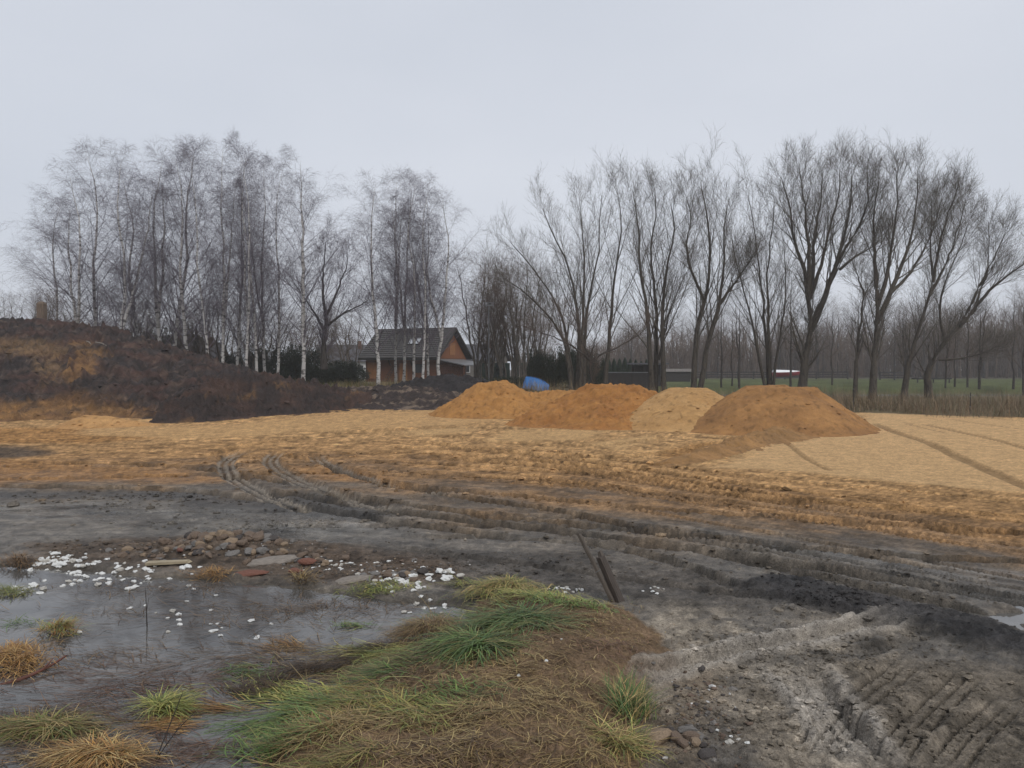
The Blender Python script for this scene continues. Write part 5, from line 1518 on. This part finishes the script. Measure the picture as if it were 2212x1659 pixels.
stalks('dry_reeds', 'tall dry brown reeds and grass along the edge of the pale sand', [(12, 20, 34.5, 46, .36), (17, 34, 30.5, 44, .64)], 15000, REED, (.3, 1.2), (.006, .013), (.55, 1.55), np.random.default_rng(402), (.02, .3))
stalks('withered_weeds', 'withered pale weed stalks between the black bank and the trees', [(-9, 2, 46, 54, .45), (2, 12, 38, 50, .4), (-1, 6, 44, 50, .15)], 5200, np.concatenate([REED, STRAW * .8]), (.4, 1.2), (.009, .02), (.8, 1.55), np.random.default_rng(403))
stalks('meadow_grass', 'yellowed rough grass in front of the brown house', [(-15, -6, 47, 66, .7), (-26, -15, 48, 62, .3)], 4200, np.concatenate([STRAW * .7, YELGREEN * .6]), (.3, .8), (.012, .024), (.8, 1.5), np.random.default_rng(404))

# ------------------------------------------------------------------ lumps: clods, rubble, foam
_t = (1 + 5 ** .5) / 2
ICO_V = nrm(np.array([(-1, _t, 0), (1, _t, 0), (-1, -_t, 0), (1, -_t, 0), (0, -1, _t), (0, 1, _t), (0, -1, -_t), (0, 1, -_t), (_t, 0, -1), (_t, 0, 1), (-_t, 0, -1), (-_t, 0, 1)], float))
ICO_F = np.array([(0, 11, 5), (0, 5, 1), (0, 1, 7), (0, 7, 10), (0, 10, 11), (1, 5, 9), (5, 11, 4), (11, 10, 2), (10, 7, 6), (7, 1, 8), (3, 9, 4), (3, 4, 2), (3, 2, 6), (3, 6, 8), (3, 8, 9), (4, 9, 5), (2, 4, 11), (6, 2, 10), (8, 6, 7), (9, 8, 1)])
def lumps(name, P, size, col, rng, flat=.6):
    n = len(P)
    d = ICO_V[None] * (1 + rng.uniform(-.35, .35, (n, 12, 1)))
    sc_ = size[:, None, None] * np.stack([rng.uniform(.7, 1.4, n), rng.uniform(.7, 1.3, n), np.full(n, flat) * rng.uniform(.7, 1.2, n)], 1)[:, None, :]
    d = d * sc_
    a = rng.uniform(0, 6.28, n)
    c_, s_ = np.cos(a)[:, None], np.sin(a)[:, None]
    V = np.stack([d[..., 0] * c_ - d[..., 1] * s_, d[..., 0] * s_ + d[..., 1] * c_, d[..., 2]], -1) + P[:, None, :]
    T = (np.arange(n) * 12)[:, None, None] + ICO_F[None]
    return raw_mesh(name, V.reshape(-1, 3), tris=T.reshape(-1, 3), col=np.repeat(col, 12, 0), smooth=False)
rc = np.random.default_rng(501)
pts = []
for rp_ in RUTS:                              # crumbs thrown up along the wheel ruts
    P = rp_[0]; w_ = rp_[1]
    m = int(38 * (1 + rp_[5]))
    i = rc.integers(0, len(P) - 1, m); f = rc.uniform(0, 1, m)[:, None]
    q = P[i] * (1 - f) + P[i + 1] * f
    d = P[i + 1] - P[i]; nn = np.stack([-d[:, 1], d[:, 0]], 1) / (np.linalg.norm(d, axis=1, keepdims=True) + 1e-9)
    pts.append(q + nn * (rc.choice([-1, 1], m) * rc.uniform(.45, 1.0, m) * w_)[:, None])
for (px, py, rx, ry, m) in [(1800, 1310, 230, 40, 500), (1750, 1480, 330, 120, 700), (1600, 1420, 220, 60, 400), (1100, 1230, 380, 30, 350), (300, 1190, 320, 20, 250), (2000, 1560, 250, 90, 500), (1700, 1400, 300, 60, 600), (1650, 1560, 200, 90, 500), (1900, 1260, 280, 40, 300), (300, 1085, 380, 22, 420), (600, 1140, 380, 22, 300)]:
    pts.append(ell(px, py, rx, ry, m, rc, True))
pts = np.concatenate(pts)
pts = pts[(pts[:, 1] > 3.2) & (poly_sd(pts[:, 0], pts[:, 1], Z_FLOOD) < -.1) & (poly_sd(pts[:, 0], pts[:, 1], Z_HUMM) < -.05) & (poly_sd(pts[:, 0], pts[:, 1], Z_PALE) < 0)]
z, c, _w = terrain(pts[:, 0], pts[:, 1])
sz = np.exp(rc.normal(-4.5, .5, len(pts))) * np.clip(pts[:, 1] / 9, .75, 1.5)
o = link('mud_clods', lumps('mud_clods', np.concatenate([pts, (z + sz * .2)[:, None]], 1), sz, c * rc.uniform(.7, 1.5, (len(pts), 1)), rc, .5), M_EARTH)
tag(o, 'crumbs and clods of mud thrown up along the wheel ruts', 'clods', None, 'stuff')

def ico2():
    V = list(map(tuple, ICO_V)); Fc = []
    cache = {}
    def mid(a, b):
        k_ = (min(a, b), max(a, b))
        if k_ not in cache:
            m = np.array(V[a]) + np.array(V[b]); V.append(tuple(m / np.linalg.norm(m))); cache[k_] = len(V) - 1
        return cache[k_]
    for a, b, c_ in ICO_F:
        ab, bc, ca = mid(a, b), mid(b, c_), mid(c_, a)
        Fc += [(a, ab, ca), (b, bc, ab), (c_, ca, bc), (ab, bc, ca)]
    return np.array(V), np.array(Fc)
I2V, I2F = ico2()
def rock_mesh(name, seed, jag, flat, mat, blocky=0.0):
    rng = np.random.default_rng(seed)
    d = I2V.copy()
    for _ in range(5):                          # knock planes off the lump
        nv = nrm(rng.normal(0, 1, (1, 3)))[0]; lim = rng.uniform(.5, .85)
        h = d @ nv
        d = d - np.maximum(h - lim, 0)[:, None] * nv[None] * (.9 if blocky else .6)
    d = d * (1 + jag * rng.uniform(-1, 1, (len(d), 1)))
    d = d * np.array([1.15, .9, flat])
    d[:, 2] -= d[:, 2].min() * .75
    me = raw_mesh(name, d, tris=I2F, smooth=False)
    me.materials.append(mat)
    return me
M_FOAM = flat_mat('white_foam', (.60, .60, .58), .85, .15, 30, None, .004)
M_FOAMD = flat_mat('dirty_foam', (.42, .40, .36), .85, .2, 20, None, .004)
M_ST = [flat_mat('brown_stone', (.13, .095, .07), .9, .35, 8, None, .01), flat_mat('grey_stone', (.15, .14, .13), .9, .3, 8, None, .01), flat_mat('dark_stone', (.06, .052, .048), .9, .35, 8, None, .01), flat_mat('tan_stone', (.21, .155, .105), .9, .3, 8, None, .01)]
M_RBR = flat_mat('red_brick', (.15, .068, .048), .9, .3, 8, None, .01)
M_CONC = flat_mat('old_concrete', (.20, .175, .15), .9, .25, 6, None, .01)
FOAM = [rock_mesh('foam_chunk', 600 + i, .3, .6, M_FOAM if i < 5 else M_FOAMD) for i in range(7)]
ROCK = [[rock_mesh('rubble_stone', 620 + i + 10 * j, .1, .7, M_ST[j], 1) for i in range(2)] for j in range(4)]
rs = np.random.default_rng(601)
def drop(name, me, x, y, s, label, cat, group, z, sink=.15, water=True):
    z = float(z)
    if water: z = max(z, WATER_Z - .1 * s)
    o = link(name, me)
    o.location = (x, y, z - s * sink)
    s = s * (.78 if name == 'foam_chunk' else 1)
    o.scale = (s * rs.uniform(.8, 1.25), s * rs.uniform(.8, 1.2), s * rs.uniform(.75, 1.15))
    o.rotation_euler = (rs.normal(0, .15), rs.normal(0, .15), rs.uniform(0, 6.28))
    return tag(o, label, cat, group)
foam_sets = [(128, 1218, 70, 14, 62, (.018, .05), 'lumpy white foam chunk in the drift beside the round brown tussock'),
             (250, 1245, 170, 22, 60, (.015, .045), 'white foam chunk afloat between the rubble pile and brown tussock'),
             (60, 1270, 70, 16, 12, (.025, .05), 'white foam chunk floating on open water below the foam drift'),
             (860, 1262, 95, 22, 44, (.018, .05), 'white foam chunk on the green bank edge past the rubble'),
             (960, 1252, 45, 10, 14, (.03, .06), 'large white foam chunk on dark mud above the bank edge'),
             (720, 1225, 150, 16, 30, (.010, .03), 'small white foam crumb among the rubble stones'),
             (420, 1330, 260, 45, 22, (.015, .035), 'white foam crumb scattered on the open flood water'),
             (1215, 1282, 50, 6, 16, (.010, .024), 'white foam crumb behind the humped grass tussock'),
             (1430, 1278, 40, 12, 9, (.012, .026), 'white foam crumb on black mud beside the wooden stakes'),
             (930, 1310, 60, 14, 12, (.018, .035), 'white foam chunk at the water edge below the bank tussock'),
             (1150, 1470, 200, 90, 8, (.010, .02), 'white foam crumb lying on the brown turf bank'),
             (1600, 1620, 90, 25, 6, (.012, .024), 'white foam crumb on the clay track below the turf bank')]
for (px, py, rx, ry, n, sz_, lab) in foam_sets:
    E_ = ell(px, py, rx, ry, n, rs, True)
    for q, zq in zip(E_, ground_z(E_[:, 0], E_[:, 1])):
        i = int(rs.integers(0, 7))
        drop('foam_chunk', FOAM[i], q[0], q[1], float(rs.uniform(sz_[0], sz_[1])), lab, 'foam', 'white foam chunks', zq)
rub_sets = [(485, 1195, 120, 16, 80, (.025, .085), 'rubble stone heaped in the stone pile at the flood edge'), (620, 1212, 130, 18, 48, (.02, .06), 'rubble stone spilled from the pile along the mud'),
            (330, 1205, 120, 14, 36, (.02, .055), 'rubble stone lying in mud between the pile and tussock'), (860, 1250, 110, 14, 26, (.02, .06), 'rubble stone among foam on the bank edge'),
            (1480, 1615, 80, 28, 12, (.02, .055), 'stone lying on the clay beside the straw tuft')]
for (px, py, rx, ry, n, sz_, lab) in rub_sets:
    E_ = ell(px, py, rx, ry, n, rs, True)
    for q, zq in zip(E_, ground_z(E_[:, 0], E_[:, 1])):
        drop('rubble_stone', ROCK[int(rs.choice([0, 0, 1, 2, 3]))][int(rs.integers(0, 2))], q[0], q[1], float(rs.uniform(sz_[0], sz_[1])), lab, 'stone', 'stones of the rubble pile', zq)
for (px, py, s, rz, lab) in [(665, 1228, .07, .4, 'broken red brick beside the rubble pile near the dry tuft'), (432, 1183, .07, 1.2, 'broken red brick on top of the rubble pile'), (388, 1208, .05, 2.0, 'small red brick piece below the rubble pile'), (640, 1245, .06, .8, 'red brick stub at the water below the rubble')]:
    x, y = G(px, py); z = float(ground_z(x, y)[0])
    o = link('broken_brick', rock_mesh('broken_brick', int(px), .06, .55, M_RBR, 1)); o.location = (x, y, z + .0); o.scale = (s * 1.3, s * .8, s); o.rotation_euler = (.2, .15, rz)
    tag(o, lab, 'brick', 'broken bricks')
for (px, py, sx, sy, sz__, rz, mat, nm, lab) in [(580, 1222, .30, .15, .05, .1, M_CONC, 'concrete_slab', 'flat tan concrete slab leaning on the rubble pile'), (535, 1246, .26, .10, .04, -.1, M_RBR, 'stone_slab', 'flat reddish slab at the water edge below the rubble'),
                                                 (760, 1262, .22, .10, .05, .3, M_CONC, 'concrete_slab', 'pale concrete slab in the green bank edge'), (1420, 1615, .11, .075, .07, .5, M_ST[3], 'square_stone', 'squared tan stone beside the straw tuft on clay'), (1530, 1645, .06, .05, .05, .2, M_ST[2], 'dark_stone', 'dark cobble on clay track below the turf bank')]:
    x, y = G(px, py); z = float(max(ground_z(x, y)[0], WATER_Z))
    o = link(nm, rock_mesh(nm, int(px * 3), .05, .8, mat, 1)); o.location = (x, y, z - .02); o.scale = (sx / 1.15, sy, sz__); o.rotation_euler = (.1, -.12, rz)
    tag(o, lab, 'slab' if 'slab' in nm else 'stone')
# a broken board on the rubble
x, y = G(362, 1226); z = float(ground_z(x, y)[0])
t = thing('broken_board', 'broken pale wooden board lying on the rubble at the water', 'board', (x, y, z + .02), .2)
MB().hexa([(-.2, -.05, 0), (.2, -.04, 0), (.23, .03, 0), (-.19, .05, 0)], [(-.2, -.05, .025), (.19, -.04, .025), (.2, .03, .025), (-.19, .05, .025)]).build('plank', flat_mat('pale_board', (.30, .25, .17), .8, .3, 5, (1, 8, 8)), t)
MB().hexa([(-.1, .06, -.01), (.14, .06, -.01), (.16, .1, -.01), (-.08, .1, -.01)], [(-.1, .06, .012), (.14, .06, .012), (.13, .1, .012), (-.08, .1, .012)]).build('splinter', M_DARKW, t)
# fine gravel
q = np.concatenate([ell(480, 1195, 240, 24, 600, rs, True), ell(800, 1235, 240, 26, 450, rs, True), ell(1500, 1560, 120, 110, 350, rs, True)])
z, c, _w = terrain(q[:, 0], q[:, 1])
sz = np.exp(rs.normal(-4.8, .45, len(q)))
cc = np.array([(.14, .10, .075), (.17, .155, .14), (.07, .06, .055), (.5, .49, .47), (.20, .15, .10)])[rs.choice(5, len(q), p=[.35, .25, .2, .06, .14])]
o = link('gravel', lumps('gravel', np.concatenate([q, (z + sz * .2)[:, None]], 1), sz, cc, rs), M_SPOIL)
tag(o, 'fine broken stone spread round the rubble pile', 'gravel', None, 'stuff')
# lumps on the mound, the banks and at the foot of the sand heaps
def surf_lumps(host, n, size, tone, seed, lab, nm='clods'):
    rng = np.random.default_rng(seed)
    me = host.data; nv = len(me.vertices)
    co = np.zeros(nv * 3, np.float32); me.vertices.foreach_get('co', co); co = co.reshape(-1, 3)
    cl = np.zeros(nv * 4, np.float32); me.attributes['tint'].data.foreach_get('color', cl); cl = cl.reshape(-1, 4)[:, :3]
    ok = np.nonzero(co[:, 1] < np.percentile(co[:, 1], 75))[0]
    i = rng.choice(ok, n)
    sz = np.exp(rng.normal(math.log(size), .55, n))
    o = link(nm, lumps(nm, co[i] + np.array([0, 0, 1.0]) * sz[:, None] * .15, sz, cl[i] * rng.uniform(tone, 1.35, (n, 1)), rng, .35), host.data.materials[0], host)
    o['kind'] = 'stuff'
for o in list(COL.objects):
    if o.name.startswith('spoil_mound'): surf_lumps(o, 1500, .04, .95, 701, '')
    elif o.name.startswith('earth_bank'): surf_lumps(o, 450, .04, .95, 702 + len(o.name), '')
    elif o.name.startswith('sand_heap'): surf_lumps(o, 260, .02, .75, 720 + len(o.name), '')

# ------------------------------------------------------------------ stakes and sticks in the foreground
M_STAKE = flat_mat('wet_weathered_wood', (.055, .043, .035), .75, .45, 5, (18, 18, 1.2), .006)
M_STAKE2 = flat_mat('grey_weathered_wood', (.085, .069, .056), .75, .4, 5, (18, 18, 1.2), .006)
yb = G(1335, 1305)[1]
def stake(name, label, foot, top, yy, wd, th, mat, notch=False):
    a = NAT(*foot, yy); b_ = NAT(*top, yy + .12)
    zf = float(ground_z(a.x, yy)[0])
    t = thing(name, label, 'stake', (a.x, yy, zf))
    v = b_ - a; ln = v.length
    t.rotation_mode = 'QUATERNION'
    t.rotation_quaternion = v.to_track_quat('Z', 'Y')
    nseg = 10
    m = MB(); rings = []
    rr_ = np.random.default_rng(int(foot[0]))
    for i in range(nseg + 1):
        f_ = i / nseg; z_ = -.12 + (ln + .12) * f_
        w_ = wd * (1 - .08 * f_) + rr_.normal(0, wd * .02); h_ = th * (1 - .05 * f_)
        ox = rr_.normal(0, .002)
        c8 = [(-.5, -.35), (-.35, -.5), (.35, -.5), (.5, -.35), (.5, .35), (.35, .5), (-.35, .5), (-.5, .35)]
        rings.append([(ox + u * w_, v_ * h_, z_ + (rr_.normal(0, .008) if i == nseg else 0)) for u, v_ in c8])
    for i in range(nseg): 
        b0 = len(m.v)
        if i == 0: m.v += rings[0]; base0 = b0
        m.v += rings[i + 1]
        p_ = base0 + i * 8
        for j in range(8):
            m.f.append((p_ + j, p_ + (j + 1) % 8, p_ + 8 + (j + 1) % 8, p_ + 8 + j))
    m.f.append(tuple(base0 + nseg * 8 + j for j in range(8)))
    m.build('shaft', mat, t)
    return t, ln
t, ln = stake('tall_stake', 'tall thin weathered wooden lath leaning beside the thick stake', (2300, 2262), (2171, 2005), yb - .02, .046, .03, M_STAKE2)
MB().box(-.022, .022, -.016, .016, ln * .45, ln * .46).build('staple', M_GALV, t)
t, ln = stake('thick_stake', 'short thick dark wooden stake leaning at the bank corner', (2322, 2265), (2252, 2100), yb, .085, .06, M_STAKE)
MB().box(-.03, .03, -.031, -.022, .0, ln * .97).build('side_slat', M_STAKE2, t)
MB().hexa([(-.03, -.02, ln - .01), (.01, -.02, ln - .01), (.01, .02, ln - .01), (-.03, .02, ln - .01)], [(-.025, -.015, ln + .045), (.0, -.015, ln + .04), (.0, .015, ln + .042), (-.025, .015, ln + .05)]).build('splintered_top', M_STAKE2, t)

def stick(name, label, pts, rad, mat):
    c0 = Vector(pts[0]); m = MB()
    P = smooth_line(np.array(pts), 5)
    n = len(P)
    tm = TreeMesh()
    tm.tubes((P - np.array(c0))[None], (rad * np.linspace(1, .45, n))[None], 6)
    t = thing(name, label, 'stick', tuple(c0))
    link('stem', tm.mesh('stem'), mat, t)
    k_ = n // 2
    d = Vector(P[min(k_ + 2, n - 1)] - P[k_]).normalized()
    q = Vector(P[k_]) - c0
    MB().bar(q, q + d * .06 + Vector((.02, .01, .05)), rad * .5, rad * .2, 5).build('side_shoot', mat, t)
M_REDST = flat_mat('red_branch', (.11, .045, .032), .7, .3, 6)
M_DKST = flat_mat('dark_stem', (.035, .028, .024), .8, .3, 6)
def GW(px, py, dz=0.0):
    x, y = G(px, py, WATER_Z); return (x, y, WATER_Z + dz)
stick('red_branch', 'crooked reddish branch lying in the flood by the orange straw clump', [GW(0, 1478, -.01), GW(60, 1468, .02), GW(110, 1447, .03), GW(148, 1432, .06)], .014, M_REDST)
x, y, z = GW(318, 1354)
stick('upright_stem', 'single thin dark stem standing in the flood near foam', [(x, y, z - .03), (x - .005, y, z + .12), (x - .02, y + .02, z + .31)], .005, M_DKST)
x, y, z = GW(330, 1645)
stick('forked_stem', 'long dark leaning stem in the flood beside the orange hay clump', [(x, y, z - .03), (x + .06, y + .05, z + .15), (x + .12, y + .1, z + .33)], .004, M_DKST)
stick('forked_stem', 'second dark leaning stem crossing the first by the hay clump', [(x - .01, y + .02, z - .03), (x + .1, y + .02, z + .13), (x + .23, y + .02, z + .27)], .0035, M_DKST)
for (px0, py0, px1, py1, h_, lab) in [(895, 1285, 990, 1250, .0, 'dry grass stalk leaning over the brown hay tussock'), (640, 1470, 720, 1500, .0, 'dry stalk trailing in the water left of the turf bank')]:
    a = GW(px0 + 60, py0 + 80); 
    stick('dry_stalk', lab, [(a[0], a[1], a[2] - .02), (a[0] - .1, a[1] + .03, a[2] + .17), (a[0] - .22, a[1] + .05, a[2] + .31)], .003, flat_mat('dry_stalk', (.25, .19, .10), .8, .2))
# two pale sticks on the mound
def on_mound(px, py, y):
    v = AT(px, py, y); return v
M_PALEST = flat_mat('pale_stick', (.22, .20, .17), .8, .2)
HEAPZ = lambda x, y: float((crest_height(np.array([x]), np.array([y]), C_M1, .345, .3, .9, 360) + base_height(np.array([x]), np.array([y])))[0])
for (p0, p1, lab) in [((188, 723), (198, 735), 'short pale stick lying on the dark mound slope'), ((208, 725), (232, 738), 'longer pale stick lying on the dark mound slope')]:
    a = X_(p0[0], 37.6), 37.6; b_ = X_(p1[0], 37.0), 37.0
    stick('pale_stick', lab, [(a[0], a[1], HEAPZ(*a) + .12), ((a[0] + b_[0]) / 2, 37.3, (HEAPZ(*a) + HEAPZ(*b_)) / 2 + .16), (b_[0], b_[1], HEAPZ(*b_) + .12)], .03, M_PALEST)

# ------------------------------------------------------------------ damp air
m = bpy.data.materials.new('damp_air'); m.use_nodes = True
n = m.node_tree.nodes; n.clear()
out = n.new('ShaderNodeOutputMaterial'); pv = n.new('ShaderNodeVolumePrincipled')
pv.inputs['Color'].default_value = (.95, .96, .985, 1)
pv.inputs['Density'].default_value = .0008
pv.inputs['Anisotropy'].default_value = .2
m.node_tree.links.new(pv.outputs['Volume'], out.inputs['Volume'])
tag(MB().box(-1500, 1500, -40, 700, -3, 32).build('haze', m), 'thin damp winter air over the whole site', 'haze', None, 'stuff')
